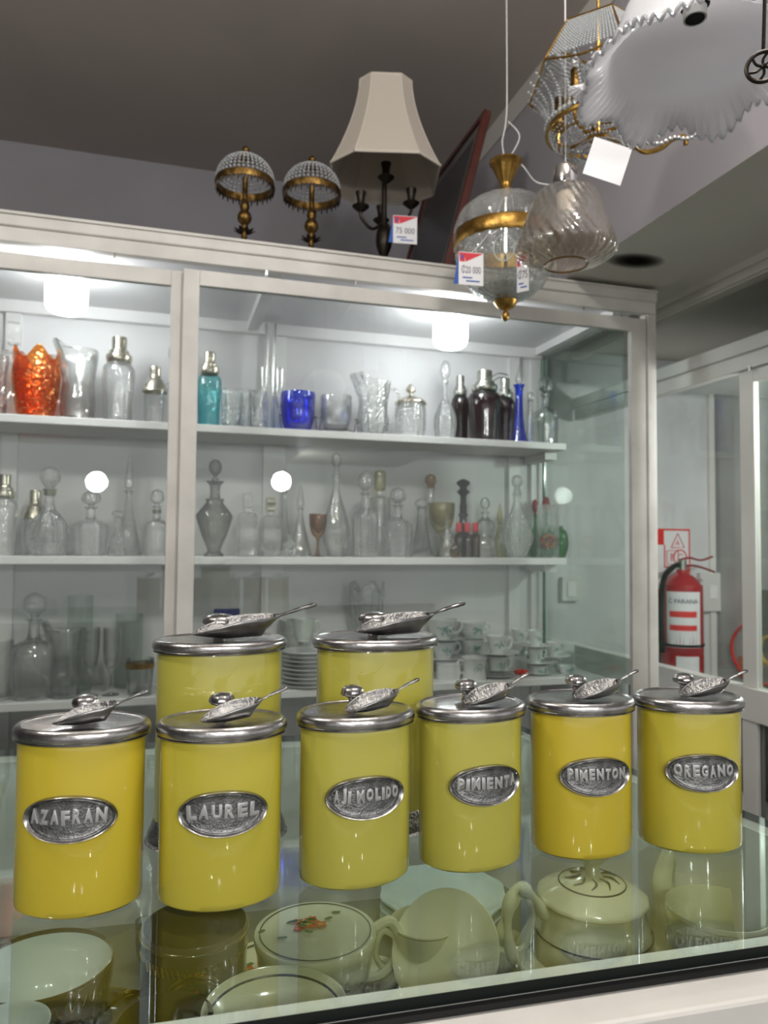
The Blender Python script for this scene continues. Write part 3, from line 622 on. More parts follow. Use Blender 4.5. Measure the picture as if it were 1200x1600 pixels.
MB().add(*strip(e0, e1, .008, GZ-.0125, GZ-.0085, -.0065)).build('edge_seal', M['black'], counter, smooth=False, bevel=.002)
MB().add(*strip(e0, e1, .035, GZ-.066, GZ-.0130, -.034)).build('front_rail', M['whiteworn'], counter, smooth=False, bevel=.003)
MB().add(*strip(e0, e1, .030, .05, GZ-.0665, -.028)).build('front_panel', M['whiteworn'], counter, smooth=False, bevel=.003)
# interior
b = MB(); b.add([(-1.1, .532, .28), (.60, .461, .28), (.51, 1.07, .28), (-1.1, 1.165, .28)], [(0, 1, 2, 3)])
b.add([(-1.1, .532, .27), (.60, .461, .27), (.51, 1.07, .27), (-1.1, 1.165, .27)], [(3, 2, 1, 0)])
b.build('bottom_board', M['counterin'], counter, smooth=False)
b = MB(); b.add(*strip(q[2], q[3], .012, .05, .5995, .003)).add(*strip(q[1], q[2], .03, .05, .5995, .001)); b.build('back_board', M['counterin'], counter, smooth=False)
SH = .700
b = MB(); sq = [(-1.09, .540), (.590, .468), (.512, 1.06), (-1.09, 1.155)]
b.add([(x, y, SH-.008) for x, y in sq]+[(x, y, SH) for x, y in sq], fs)
b.build('inner_shelf', M['counterin'], counter, smooth=False)

# ------------------------------------------------------------------ canisters
def ell_map(a, b_, u, v, h):          # wrap (u along, v up, h out) round the front of an oval of half-axes a, b_
    N = 60; t = 0.0; s = 0.0; st_ = abs(u)/N
    for _ in range(N):
        sp = math.hypot(a*math.cos(t), b_*math.sin(t)); t += st_/sp
    t = math.copysign(t, u); x, y = a*math.sin(t), -b_*math.cos(t)
    nx, ny = math.sin(t)/a, -math.cos(t)/b_; L = math.hypot(nx, ny)
    return (x+nx/L*h, y+ny/L*h, v)
def scoop_mesh(L, Wd, H):
    rows = []; NT = 17
    def row(x, w, f, h):
        r_ = []
        for j in range(NT):
            t = -1+2*j/(NT-1); r_.append((x, w*math.sin(t*PI/2), f+h*(1-math.cos(t*PI/2))**.8 if abs(t) > 1e-6 else f))
        rows.append(r_)
    for k in range(5, -1, -1):
        u = k/5; row(L*(.40+.24*u), Wd*(.92-.42*u*u), H*.97*u, H*(1.0-.97*u)+.0001)
    for i in range(1, 21):
        s_ = i/20; w = Wd*(.92+.16*math.sin(s_*2.4))*max(0, 1-s_**3.4)**.6+.0005
        f = H*.30*max(0, s_-.45)**1.5/.4; top = H*(1.0+.05*math.sin(s_*PI))*(1-.66*s_**1.9)
        row(L*(.40-s_*.92), w, f, max(top-f, .0003))
    b = MB(); n = len(rows); vs = [p for r_ in rows for p in r_]
    fs = [(i*NT+j, i*NT+j+1, (i+1)*NT+j+1, (i+1)*NT+j) for i in range(n-1) for j in range(NT-1)]
    return b.add(vs, fs)
def canister(x, y, rz, a, b_, Hb, label, word=None, mat='yellow', foot=False, uoff=0, seed=0, k=1.0, grp=None):
    rnd = random.Random(seed)
    t = thing('canister', label, 'canister', (x, y, GZ+.0003), math.radians(rz), grp)
    z0 = .012 if foot else 0
    pr = [(0, z0), (.93, z0), (.985, z0+.002), (1, z0+.006), (1, Hb-.004), (.985, Hb), (.5, Hb), (0, Hb)]
    MB().lathe(pr, 72, a, b_, mod=lambda an, z: 1+.004*math.sin(3*an+seed)*math.sin(z*30+seed)).build('body', M[mat], t)
    if foot:
        MB().lathe(smoothp([(0, 0), (1.05, 0), (1.09, .004), (1.09, .009), (1.04, .016), (1.01, .022), (.985, .022), (.97, .012), (0, .012)], 2), 72, a, b_).build('foot', M['pewterh'], t)
    lid = MB().lathe(smoothp([(0, Hb+.0005), (.99, Hb+.0003), (1.04, Hb+.001), (1.075, Hb+.0025), (1.085, Hb+.0058), (1.065, Hb+.0092), (1.0, Hb+.0115), (.93, Hb+.0102), (.6, Hb+.0112), (.25, Hb+.0118), (0, Hb+.012)], 3), 72, a, b_,
              mod=lambda an, z: 1+.004*math.sin(5*an+seed)).build('lid', M['pewter'], t)
    zt = Hb+.0112
    kb = MB().lathe(smoothp([(0, -.001), (.0050*k, -.001), (.0038*k, .004*k), (.0045*k, .009*k), (.0098*k, .0115*k), (.0105*k, .0145*k), (.0085*k, .0185*k), (.004*k, .0205*k), (0, .021*k)], 3), 28, mod=lambda an, z: 1+(.04*math.cos(10*an) if z > .01 else 0)).build('knob', M['pewter'], lid, loc=(-.001, b_*(.22 if k < 1.2 else .1), zt))
    kb.scale = (1, 1, .95 if k < 1.2 else .74)
    L, Wd, Hs = (.042 if k < 1.2 else .046)*k, .0115*k, (.0125 if k < 1.2 else .0125)*k
    sc = scoop_mesh(L, Wd, Hs); hb = MB(); hb.tube(bez([(L*.60, 0, Hs*.92), (L*.72, 0, Hs*1.0), (L*.95, 0, Hs*1.22), (L*1.22, 0, Hs*1.42)], 5), [Wd*.22]*4+[Wd*.12]*4+[Wd*.17]*4+[Wd*.21]*3+[Wd*.1], 10, flat=.62)
    so = sc.build('scoop', [M['pewters'], M['pewterh']], lid, loc=(.0055*k, -b_*.56, zt+.0012+(.0014*k if k < 1.2 else .0015)), solid=.0011)
    so.modifiers['solid'].material_offset = 1
    hb.build('scoop_handle', M['pewters'], so)
    so.rotation_euler = (math.radians(5 if k < 1.2 else 3), math.radians(-7 if k < 1.2 else -2), math.radians(rnd.uniform(6, 13)))
    if word:
        U, Vv = .0355, .0178; zc = .0765
        vs = []; NR = [(0, .0016), (.3, .0016), (.6, .0016), (.78, .0016), (.82, .0018), (.86, .0015), (.89, .0017), (.92, .0032), (.955, .0038), (.985, .0030), (1.0, .0008), (.99, -.0004)]
        NA = 96
        for rr, h in NR:
            for i in range(NA):
                an = 2*PI*i/NA; hh = h+(.0004*(i % 2) if .80 < rr < .84 else 0)
                vs.append(ell_map(a, b_, uoff+U*rr*math.cos(an), zc+Vv*rr*math.sin(an), hh))
        f_ = [(j*NA+i, j*NA+(i+1) % NA, (j+1)*NA+(i+1) % NA, (j+1)*NA+i) for j in range(len(NR)-1) for i in range(NA)]
        pl = MB().add(vs, f_).build('name_plaque', M['pewterd'], t)
        rim = MB(); rv = []
        for rr, h in ((.90, .0018), (.925, .0038), (.955, .0045), (.985, .0036), (1.005, .0006)):
            for i in range(NA):
                an = 2*PI*i/NA; rv.append(ell_map(a, b_, uoff+U*rr*math.cos(an), zc+Vv*rr*math.sin(an), h))
        rim.add(rv, [(j*NA+i, j*NA+(i+1) % NA, (j+1)*NA+(i+1) % NA, (j+1)*NA+i) for j in range(4) for i in range(NA)])
        rim.build('rim', M['pewter'], pl)
        lb = MB(); n = len(word); span = U*1.60; wts = [1.25 if c in 'MNO' else (.85 if c == 'J' else .55 if c in 'I ' else 1) for c in word]; tot = sum(wts); cu = -span/2
        sz = .0138 if n < 8 else .0128
        for c, w_ in zip(word, wts):
            cw = span*w_/tot; uc = cu+cw/2; cu += cw
            if c == ' ': continue
            tv, tf = text_mesh(c, sz, .0010, .0006, .0004, res=2)
            xs = [v.x for v in tv]; cx_ = (min(xs)+max(xs))/2; wd = max(xs)-min(xs); sx = min(1.35, cw*.84/wd); ys = [v.y for v in tv]; cyy = (min(ys)+max(ys))/2
            ja = math.radians(rnd.uniform(-4, 4)); jv = rnd.uniform(-.0006, .0006)
            out = []
            for v in tv:
                xx, yy_ = (v.x-cx_)*sx, v.y-cyy
                xx, yy_ = xx*math.cos(ja)-yy_*math.sin(ja), xx*math.sin(ja)+yy_*math.cos(ja)
                out.append(ell_map(a, b_, uoff+uc+xx, zc+.0022+yy_+jv, .0016+v.z+.0008))
            lb.add(out, tf)
        lb.build('lettering', M['pewterl'], pl, smooth=True)
    return t
SG = 'yellow spice canisters with name plaques'
A_, B_, HB = .0495, .037, .131
canister(-.0605, .6583, -10, A_, B_, HB, 'yellow canister, leftmost, with pewter plaque reading AZAFRAN', 'AZAFRAN', 'yellow2', uoff=.001, seed=1, grp=SG)
canister(.0500, .6398, -6, A_, B_, HB, 'yellow canister with pewter plaque reading LAUREL', 'LAUREL', 'yellow', uoff=.003, seed=2, grp=SG)
canister(.1672, .6466, 3, A_, B_, HB, 'yellow canister with pewter plaque reading AJI MOLIDO', 'AJI MOLIDO', 'yellow3', uoff=-.001, seed=3, grp=SG)
canister(.2790, .6501, 3, A_, B_, HB, 'yellow canister with pewter plaque reading PIMIENTA', 'PIMIENTA', 'yellow3', uoff=-.001, seed=4, grp=SG)
canister(.3934, .6459, -6, A_, B_, HB, 'yellow canister with pewter plaque reading PIMENTON', 'PIMENTON', 'yellow2', uoff=-.001, seed=5, grp=SG)
canister(.5040, .6286, -17, A_, B_, HB, 'yellow canister, rightmost, with pewter plaque reading OREGANO', 'OREGANO', 'yellow', uoff=0, seed=6, grp=SG)
canister(.0565, .762, 0, .061, .046, .183, 'tall yellow canister with metal foot standing behind the LAUREL canister', None, 'yellow3', True, seed=7, k=1.55, grp='tall yellow canisters in the back row')
canister(.2150, .752, 0, .062, .046, .183, 'tall yellow canister with metal foot standing behind the AJI MOLIDO canister', None, 'yellow3', True, seed=8, k=1.55, grp='tall yellow canisters in the back row')

# ------------------------------------------------------------------ china inside the counter
def dish(label, cat, name, px, yrim, rw, zr, H, mt, pr, inner=None, z0=SH, handle=None, line=None, linem='gold', n=48, mod=None, grp='china inside the glass counter'):
    p = at(px, yrim, z=zr); R = rw*mpp(p)
    t = thing(name, label, cat, (p.x, p.y, zr-H), 0, grp)
    prf = [(r*R, z*H) for r, z in smoothp(pr, 3)]
    MB().lathe(prf, n, mod=mod).build('bowl' if cat != 'plate' else 'plate_body', M[mt], t)
    if inner:
        MB().lathe([(r*R, z*H) for r, z in smoothp(inner[1], 3)], n).build('inside', M[inner[0]], t)
    if line:
        for rr, zz, w in line: MB().lathe([(R*(rr-w/2), zz*H), (R*(rr+w/2), zz*H), (R*(rr+w/2), zz*H+.0006), (R*(rr-w/2), zz*H+.0006)], n, close=True).build('painted_line', M[linem], t)
    if handle is not None:
        a = handle; c, s = math.cos(a), math.sin(a)
        pts = [(R*.9*c, R*.9*s, H*.85), (R*1.3*c, R*1.3*s, H*.98), (R*1.5*c, R*1.5*s, H*.62), (R*1.2*c, R*1.2*s, H*.3), (R*.7*c, R*.7*s, H*.28)]
        MB().tube(bez(pts), R*.085, 8).build('handle', M[mt], t)
    return t, p, R
CUP = [(0, 0), (.5, 0), (.52, .06), (.78, .3), (.93, .65), (1, 1), (.96, 1.005), (.90, .66), (.72, .3), (.4, .1), (0, .08)]
WIDE = [(0, 0), (.55, 0), (.55, .05), (.85, .3), (.97, .7), (1, 1), (.965, 1.005), (.93, .7), (.8, .32), (.45, .12), (0, .1)]
CYLP = [(0, 0), (.92, 0), (.97, .03), (1, .9), (1.03, .97), (1.0, 1), (.95, .98), (.93, .1), (0, .05)]
def flowers(t, R, zf, a0, spread, rf, n=22, flat=False, c=(0, 0), mats=('orange', 'ywl', 'greenleaf'), sz=.0035):
    b = MB(); rnd = random.Random(n)
    def put(u, v, r_, k, m=5):       # one little painted blossom or leaf
        if flat: ctr = Vector((c[0]+u, c[1]+v, zf)); e1, e2, nn = Vector((1, 0, 0)), Vector((0, 1, 0)), Vector((0, 0, 1))
        else:
            a = a0+u/rf; ctr = Vector((rf*math.cos(a), rf*math.sin(a), zf+v)); e1 = Vector((-math.sin(a), math.cos(a), 0)); e2 = Vector((0, 0, 1)); nn = Vector((math.cos(a), math.sin(a), 0))
        pts = []; ph = rnd.uniform(0, 6)
        for i in range(20):
            q = 2*PI*i/20; w = r_*(1+.28*math.cos(m*q+ph)); pts.append(ctr+e1*w*math.cos(q)+e2*w*math.sin(q)*(1 if m == 5 else .6)+nn*(.0006+.0002*k))
        pts2 = [p-nn*.0006 for p in pts]; N = 20
        b.add(pts+pts2, [tuple(range(N)), tuple(range(N, 2*N))[::-1]]+[(i, i+N, (i+1) % N+N, (i+1) % N) for i in range(N)], k)
    S_ = sz*3.2 if flat else sz*2.0
    for i in range(n//3): put(rnd.gauss(0, S_*1.3), rnd.gauss(0, S_*.9), S_*.32, 2, 2)
    for u, v, q in ((0, 0, .75), (S_*1.0, -S_*.35, .5), (-S_*.75, S_*.55, .42), (S_*.5, S_*.75, .38), (-S_*.9, -S_*.5, .36)): put(u, v, S_*q, 0)
    for u, v, q in ((0, 0, .3), (S_*1.0, -S_*.35, .2), (-S_*.75, S_*.55, .15)): put(u, v, S_*q, 1)
    b.build('flower_motif', [M[m_] for m_ in mats], t, smooth=False)
camdir = lambda p: math.atan2(-p.y, -p.x)
t, p, R = dish('wide brown cup with pale grey inside and gilt rim, inside counter far left', 'cup', 'tea_cup', 66, 1508, 106, .79, .085, 'brown', WIDE, ('greyc', [(.965, 1.0), (.915, .74), (.76, .36), (.42, .17), (0, .15)]), line=[(.985, 1.0, .03)])
flowers(t, R, .055, camdir(p)+.1, .12, R*.97, 16, mats=('card', 'gold', 'tomato'))
b = MB(); rr = R*.99
for k in range(14):
    a = camdir(p)-1.1+k*.16; b.tube(bez([(rr*math.cos(a), rr*math.sin(a), .078), (rr*.99*math.cos(a+.07), rr*.99*math.sin(a+.07), .066), (rr*math.cos(a+.14), rr*math.sin(a+.14), .078)], 4), .0013, 5)
b.build('gilt_scallops', M['gold'], t)
t, p, R = dish('dark saucer with gold handle loop right of the wide brown cup', 'saucer', 'saucer', 165, 1575, 52, .725, .012, 'brown', [(0, 0), (.6, 0), (.97, .8), (1, 1), (.95, 1.02), (.55, .3), (0, .25)], line=[(.97, 1.0, .03)])
b = MB().tube(bez([(.0, -.0, .01), (.02, -.01, .03), (.035, .0, .022), (.02, .012, .012)]), .0022, 6); b.build('gilt_handle', M['gold'], t)
t, p, R = dish('tall dark brown pot with gold leaf band, seen below LAUREL canister', 'pot', 'sugar_pot', 305, 1448, 81, .80, .098, 'brown', CYLP, line=[(1.0, .99, .05), (1.0, .8, .02)])
flowers(t, R, .055, camdir(p)+.0, .05, R*1.0, 12, mats=('orange', 'tomato', 'gold'), sz=.003)
b = MB(); ca = camdir(p)
for rad_, zz in ((.030, 0), (.024, 0)):
    b.tube([(R*1.005*math.cos(ca+rad_*math.cos(q)/R), R*1.005*math.sin(ca+rad_*math.cos(q)/R), .052+rad_*math.sin(q)*.8) for q in [PI*i/16 for i in range(17)]], .0019, 5)
for k in range(20):
    a = ca-1.0+k*.1; b.tube([(R*1.01*math.cos(a), R*1.01*math.sin(a), .084), (R*1.01*math.cos(a+.05), R*1.01*math.sin(a+.05), .074)], .0012, 5)
b.build('gilt_band', M['gold'], t)
dish('brown cup with white rim at the bottom edge of the counter glass', 'cup', 'tea_cup', 258, 1598, 74, .797, .0965, 'brown', WIDE, ('brown', [(.96, 1.0), (.90, .74), (.72, .36), (.38, .17), (0, .15)]), line=[(.985, 1.0, .03)], linem='greyc')
dish('white bowl at the lower left corner of the counter', 'bowl', 'bowl', 12, 1604, 62, .80, .05, 'greyc', WIDE)
# floral pot
t, p, R = dish('cream lidded pot with red rose and dark ring line on its top', 'pot', 'casserole', 493, 1456, 95, .79, .085, 'cream', [(0, 0), (.6, 0), (.75, .15), (.90, .5), (.96, .8), (1, .93), (1.0, 1), (.95, 1.02), (.6, 1.0), (0, .99)], handle=camdir(Vector((.2, .7, 0)))+1.9)
MB().lathe([(R*.90, .0870), (R*.915, .0870), (R*.915, .0876), (R*.90, .0876)], 56, close=True).build('painted_line', M['navy'], t)
flowers(t, R, .0862, 0, R*.30, 0, 44, True, c=(-R*.08, R*.25), sz=.0042)
flowers(t, R, .045, camdir(p)+.35, .13, R*.93, 34, sz=.005)
t, p, R = dish('wide cream bowl with thin dark ring at the front of the counter', 'bowl', 'bowl', 430, 1575, 114, .797, .0965, 'cream', [(0, 0), (.45, 0), (.47, .05), (.8, .4), (.96, .85), (1, 1), (.965, 1.01), (.88, .93), (.62, .80), (0, .77)])
MB().lathe([(R*.895, .0907), (R*.915, .0918), (R*.915, .0926), (R*.895, .0915)], 56, close=True).build('painted_line', M['navy'], t)
t, p, R = dish('cream saucer with red flower partly under the lidded rose pot', 'saucer', 'saucer', 425, 1505, 72, .722, .014, 'cream', [(0, 0), (.6, 0), (.97, .8), (1, 1), (.96, 1.05), (.62, .35), (0, .3)])
MB().lathe([(R*.88, .0135), (R*.91, .0140), (R*.91, .0146), (R*.88, .0141)], 56, close=True).build('painted_line', M['navy'], t)
flowers(t, R, .0075, 0, R*.22, 0, 18, True, c=(-R*.55, R*.1), sz=.003)
t, p, R = dish('cream saucer with red flower right of the rose pot', 'saucer', 'saucer', 580, 1520, 48, .722, .014, 'cream', [(0, 0), (.6, 0), (.97, .8), (1, 1), (.96, 1.05), (.62, .35), (0, .3)])
flowers(t, R, .0075, 0, R*.4, 0, 16, True, c=(0, 0), sz=.003)
# cream cups
t, p, R = dish('cream tea cup with gold rim and grey band behind leaning saucer', 'cup', 'tea_cup', 663, 1442, 54, .775, .062, 'cream', CUP, handle=PI*1.02, line=[(.985, 1.0, .04)])
MB().lathe([(R*.915, .040), (R*.925, .040), (R*.935, .0425), (R*.925, .0425)], 40, close=True).build('painted_line', M['navy'], t)
p = at(700, 1512, z=.745); R = 88*mpp(p)
t = thing('saucer', 'plain cream saucer leaning upright in front of gold-rimmed cup', 'saucer', (p.x, p.y, SH+.062), 0, 'china inside the glass counter')
t.rotation_euler = (math.radians(52), math.radians(-24), math.radians(-30))
MB().lathe(smoothp([(0, 0), (R*.55, 0), (R*.97, .009), (R, .012), (R*.96, .0125), (R*.55, .004), (0, .003)], 3), 48).build('saucer_body', M['cream'], t)
# turquoise scalloped plates
p = at(692, 1392, z=.752); R = 98*mpp(p)
for i in range(4):
    b = MB().lathe(smoothp([(0, 0), (R*.6, 0), (R*.97, .011), (R, .014), (R*.96, .0145), (R*.62, .004), (0, .003)], 3), 72, mod=lambda a, z: 1+(.022*math.cos(10*a) if z > .006 else 0))
    tag(b.build('plate', M['turq'], loc=(p.x, p.y, SH+.0003+i*.0125)), 'scalloped pale turquoise plate below PIMIENTA canister, '+('lowest', 'second', 'third', 'topmost')[i]+' in stack', 'plate', 'stack of scalloped turquoise plates')
# teapot
p = at(925, 1400, z=.815); R = 84*mpp(p)
t = thing('teapot', 'cream ribbed teapot with blue leaf lid inside counter under PIMENTON canister', 'teapot', (p.x, p.y, SH+.0003), 0, None)
MB().lathe(smoothp([(0, 0), (R*.62, 0), (R*.66, .006), (R*1.05, .035), (R*1.12, .062), (R*1.0, .092), (R*.92, .108), (R*.93, .114), (R*.88, .114), (R*.8, .10), (0, .09)], 3), 64, mod=lambda a, z: 1+.012*math.cos(16*a)).build('body', M['cream'], t)
lid = MB().lathe(smoothp([(R*.86, .112), (R*1.0, .1135), (R*1.01, .1165), (R*.95, .120), (R*.6, .131), (R*.25, .138), (R*.1, .139), (0, .139)], 3), 64, mod=lambda a, z: 1+(.01*math.cos(16*a) if z < .12 else 0)).build('lid', M['cream'], t)
MB().lathe(smoothp([(0, .137), (R*.10, .138), (R*.15, .150), (R*.30, .162), (R*.34, .168), (R*.2, .170), (0, .168)], 3), 32, mod=lambda a, z: 1+(.08*math.cos(8*a) if z > .155 else 0)).build('knob', M['cream'], lid)
MB().lathe([(R*.60, .1312), (R*.62, .1306), (R*.62, .1314), (R*.60, .1320)], 56, close=True).build('painted_line', M['navy'], lid)
b = MB()
for k in range(9):
    a = k*2*PI/9; b.tube(bez([(R*.2*math.cos(a), R*.2*math.sin(a), .1395), (R*.36*math.cos(a+.2), R*.36*math.sin(a+.2), .1375), (R*.5*math.cos(a-.05), R*.5*math.sin(a-.05), .1345)], 4), [.0005, .0006, .0009, .0012, .0015, .0012, .0009, .0006, .0004], 5)
b.build('leaf_motif', M['navy'], lid)
sp = [(R*.95, -.01, .035), (R*1.35, -.01, .05), (R*1.45, -.01, .095), (R*1.42, -.01, .13), (R*1.62, -.01, .165)]
MB().tube(bez(sp, 6), [.020-.012*i/24 for i in range(25)], 14).build('spout', M['cream'], t)
MB().tube(bez([(-R*.95, 0, .10), (-R*1.25, 0, .125), (-R*1.55, 0, .135), (-R*1.72, 0, .105), (-R*1.6, 0, .055), (-R*1.05, 0, .03)], 6), [.0065+.002*math.sin(i*.9) for i in range(31)], 10).build('handle', M['cream'], t)
MB().lathe([(R*1.07, .078), (R*1.085, .078), (R*1.085, .0795), (R*1.07, .0795)], 56, close=True).build('painted_line', M['navy'], t)
# creamer with ornate handle, sugar lid, small saucer, bowl
t, p, R = dish('cream jug with ornate curled handle between leaning saucer and teapot', 'jug', 'creamer', 790, 1470, 30, .77, .07, 'cream', CYLP)
MB().tube(bez([(R*.6, 0, .05), (R*1.4, -.01, .10), (R*.9, -.012, .125), (R*.0, -.012, .115), (-R*.4, -.01, .09), (-R*.2, -.005, .055)], 6), [.006+.002*math.sin(i*.8) for i in range(31)], 10).build('handle', M['cream'], t)
t, p, R = dish('small cream sugar pot with flower-shaped knob before the teapot', 'pot', 'sugar_pot', 862, 1490, 50, .755, .05, 'cream', [(0, 0), (.6, 0), (.9, .3), (1, .7), (.98, .8), (.6, .95), (.2, 1), (0, 1)])
MB().lathe(smoothp([(0, .049), (.004, .050), (.005, .060), (.015, .068), (.016, .072), (.008, .073), (0, .072)], 2), 32, mod=lambda a, z: 1+(.08*math.cos(8*a) if z > .06 else 0)).build('knob', M['cream'], t)
MB().lathe([(0, .0735), (.006, .0733), (.006, .0745), (0, .0748)], 12).build('knob_centre', M['cobalt'], t)
dish('small cream saucer with gold rim in front of the teapot', 'saucer', 'saucer', 905, 1500, 60, .728, .012, 'cream', [(0, 0), (.6, 0), (.97, .8), (1, 1), (.96, 1.05), (.62, .35), (0, .3)], line=[(.98, 1.0, .03)])
t, p, R = dish('cream wide cup with gold rim inside the counter under OREGANO canister', 'cup', 'tea_cup', 1122, 1425, 78, .845, .1445, 'cream', WIDE, line=[(.985, 1.0, .03)])
MB().lathe([(R*.955, .110), (R*.965, .110), (R*.97, .112), (R*.96, .112)], 40, close=True).build('painted_line', M['navy'], t)
# glass bits at the back left of the counter
for px, py, w, l in ((10, 1345, 30, 'clear cut glass bowl at the left back of counter'), (460, 1320, 34, 'clear glass bowl seen between LAUREL and AJI MOLIDO canisters'), (228, 1440, 16, 'clear glass cup seen between AZAFRAN and LAUREL canisters')):
    dish(l, 'bowl', 'glass_bowl', px, py, w, .76, .05, 'cut', WIDE)

# ------------------------------------------------------------------ things on top of the cabinet
def dome_lamp(px, pyt, yy, label):
    p = at(px, pyt, y=yy); z0 = CT+.0003; H = p.z-z0; k = H/.345
    t = thing('beaded_lamp', label, 'lamp', (p.x, yy, z0), 0, 'small brass lamps with crystal domes')
    o = MB().lathe([(r*k, z*k) for r, z in smoothp([(0, 0), (.040, 0), (.042, .008), (.030, .018), (.014, .030), (.009, .045), (.009, .060), (.014, .066)], 3)], 28).build('base', M['antique'], t)
    b = MB()
    for i in range(9):
        a = 2*PI*i/9; c, s = math.cos(a), math.sin(a)
        b.tube([(.006*k*c, .006*k*s, .064*k), (.022*k*c, .022*k*s, .060*k), (.036*k*c, .036*k*s, .066*k)], [.004*k, .009*k, .002*k], 6, flat=.25)
    b.build('leaf_collar', M['bronze'], t)
    MB().lathe([(r*k, z*k) for r, z in smoothp([(0, .064), (.010, .066), (.008, .080), (.020, .094), (.023, .108), (.018, .122), (.012, .130), (.016, .142), (.012, .158), (.009, .17), (.009, .24)], 3)], 24).build('stem', M['antique'], t)
    Rd = .092*k; zb = .212*k
    MB().lathe([(Rd*.97, zb-.008*k), (Rd*1.03, zb-.008*k), (Rd*1.05, zb), (Rd*1.03, zb+.014*k), (Rd*.97, zb+.016*k)], 48, close=True, mod=lambda a, z: 1+.012*math.cos(32*a)).build('rim_band', M['antique'], t)
    b = MB(); e = 28
    for i in range(e*2):
        a = 2*PI*i/(e*2); c, s = math.cos(a), math.sin(a); L = (.020 if i % 2 else .010)*k
        b.tube([(Rd*c, Rd*s, zb-.004*k), (Rd*1.0*c, Rd*1.0*s, zb-.004*k-L)], [.0045*k, .0018*k], 5)
    b.build('fringe', M['bronze'], t)
    b = MB()
    for i in range(40):
        a = 2*PI*i/40
        for j in range(9):
            e2 = (j+.5)/9*PI/2*.9; r_ = Rd*math.cos(e2); zz = zb+.014*k+.085*k*math.sin(e2)
            b.bead((r_*math.cos(a), r_*math.sin(a), zz), (.0052-.00022*j)*k, n=5)
    b.build('crystal_dome', M['crystal'], t, smooth=False)
    MB().lathe([(r*k, z*k) for r, z in smoothp([(.02, .302), (.014, .306), (.006, .310), (.010, .322), (.013, .330), (.008, .340), (0, .345)], 3)], 16).build('finial', M['antique'], t)
dome_lamp(384, 228, 2.065, 'small brass lamp with crystal bead dome, left of the pair')
dome_lamp(488, 243, 2.065, 'small brass lamp with crystal bead dome, right of the pair')
# candelabra lamp with cream shade
p = at(600, 140, y=2.20); z0 = CT+.0003; Hl = p.z-z0
t = thing('table_lamp', 'dark bronze candelabra lamp under a tall cream panelled shade', 'lamp', (at(600, 350, y=2.2).x, 2.20, z0), 0)
MB().lathe(smoothp([(0, 0), (.05, 0), (.052, .01), (.03, .03), (.014, .05), (.010, .08), (.018, .10), (.026, .13), (.022, .17), (.010, .19), (.008, .30), (.008, .38)], 3), 24).build('stem', M['bronze'], t)
for a, zc in ((math.radians(195), .235), (math.radians(-20), .265), (math.radians(80), .25), (math.radians(268), .34)):
    c, s = math.cos(a), math.sin(a); rr = .085 if zc < .3 else .02
    b = MB()
    if zc < .3: b.tube(bez([(0, 0, .20), (rr*.5*c, rr*.5*s, .165), (rr*.95*c, rr*.95*s, zc-.045), (rr*c, rr*s, zc-.02)]), .005, 8)
    else: b.tube([(0, 0, .30), (rr*c, rr*s, zc-.01)], .006, 8)
    b.lathe(smoothp([(0, zc-.028), (.008, zc-.026), (.024, zc-.012), (.026, zc-.008), (.012, zc-.004), (.013, zc+.02), (.017, zc+.034), (.015, zc+.036), (.010, zc+.02), (0, zc+.01)], 2), 20, c=(rr*c, rr*s, 0))
    b.build('candle_arm', M['bronze'], t)
def octa(w, cut):
    return [(-w+cut, -w), (w-cut, -w), (w, -w+cut), (w, w-cut), (w-cut, w), (-w+cut, w), (-w, w-cut), (-w, -w+cut)]
b = MB(); rows = []; trim = MB(); NS = 9; zt, zb = Hl, Hl-.29
for j in range(NS):
    u = j/(NS-1); w = .080+.085*u**1.6; rows.append([(x, y, zt+(zb-zt)*u) for x, y in octa(w, w*.42)])
b.add([v for r_ in rows for v in r_], [(j*8+i, j*8+(i+1) % 8, (j+1)*8+(i+1) % 8, (j+1)*8+i) for j in range(NS-1) for i in range(8)])
sh_ = b.build('lamp_shade', M['fabric'], t, smooth=False, solid=.002); sh_.rotation_euler.z = math.radians(-14)
for i in range(8): trim.tube([rows[j][i] for j in range(NS)], .0022, 6)
for j in (0, NS-1): trim.tube([rows[j][i % 8] for i in range(9)], .0045, 6, cap=False)
tr_ = trim.build('piping', M['fabtrim'], sh_)
# picture leaning on the beam side
t = thing('framed_picture', 'dark picture in red-brown wooden frame leaning beside the cream lamp', 'picture', (.80, 2.06, CT+.001), 0)
Lp, Hp = .56, .55; tilt = math.atan2(.135, .525)
def pic(a, b2, mt, nm, par):   # a=(along, up, out)
    o = MB().box((a[2], a[0], a[1]), (b2[2], b2[0], b2[1])).build(nm, M[mt], par, smooth=False, bevel=.001); return o
t.rotation_euler = (0, tilt, 0)
fw = .022
fr = MB()
for a, b2 in (((0, 0, -.012), (Lp, fw, .012)), ((0, Hp-fw, -.012), (Lp, Hp, .012)), ((0, fw, -.012), (fw, Hp-fw, .012)), ((Lp-fw, fw, -.012), (Lp, Hp-fw, .012))):
    fr.box((a[2], a[0], a[1]), (b2[2], b2[0], b2[1]))
fr.build('frame', M['redwood'], t, smooth=False, bevel=.002)
pic((fw, fw, -.004), (Lp-fw, Hp-fw, .004), 'mount', 'mount', t)
pic((fw+.04, fw+.04, -.0055), (Lp-fw-.04, Hp-fw-.04, -.0045), 'print', 'print', t)
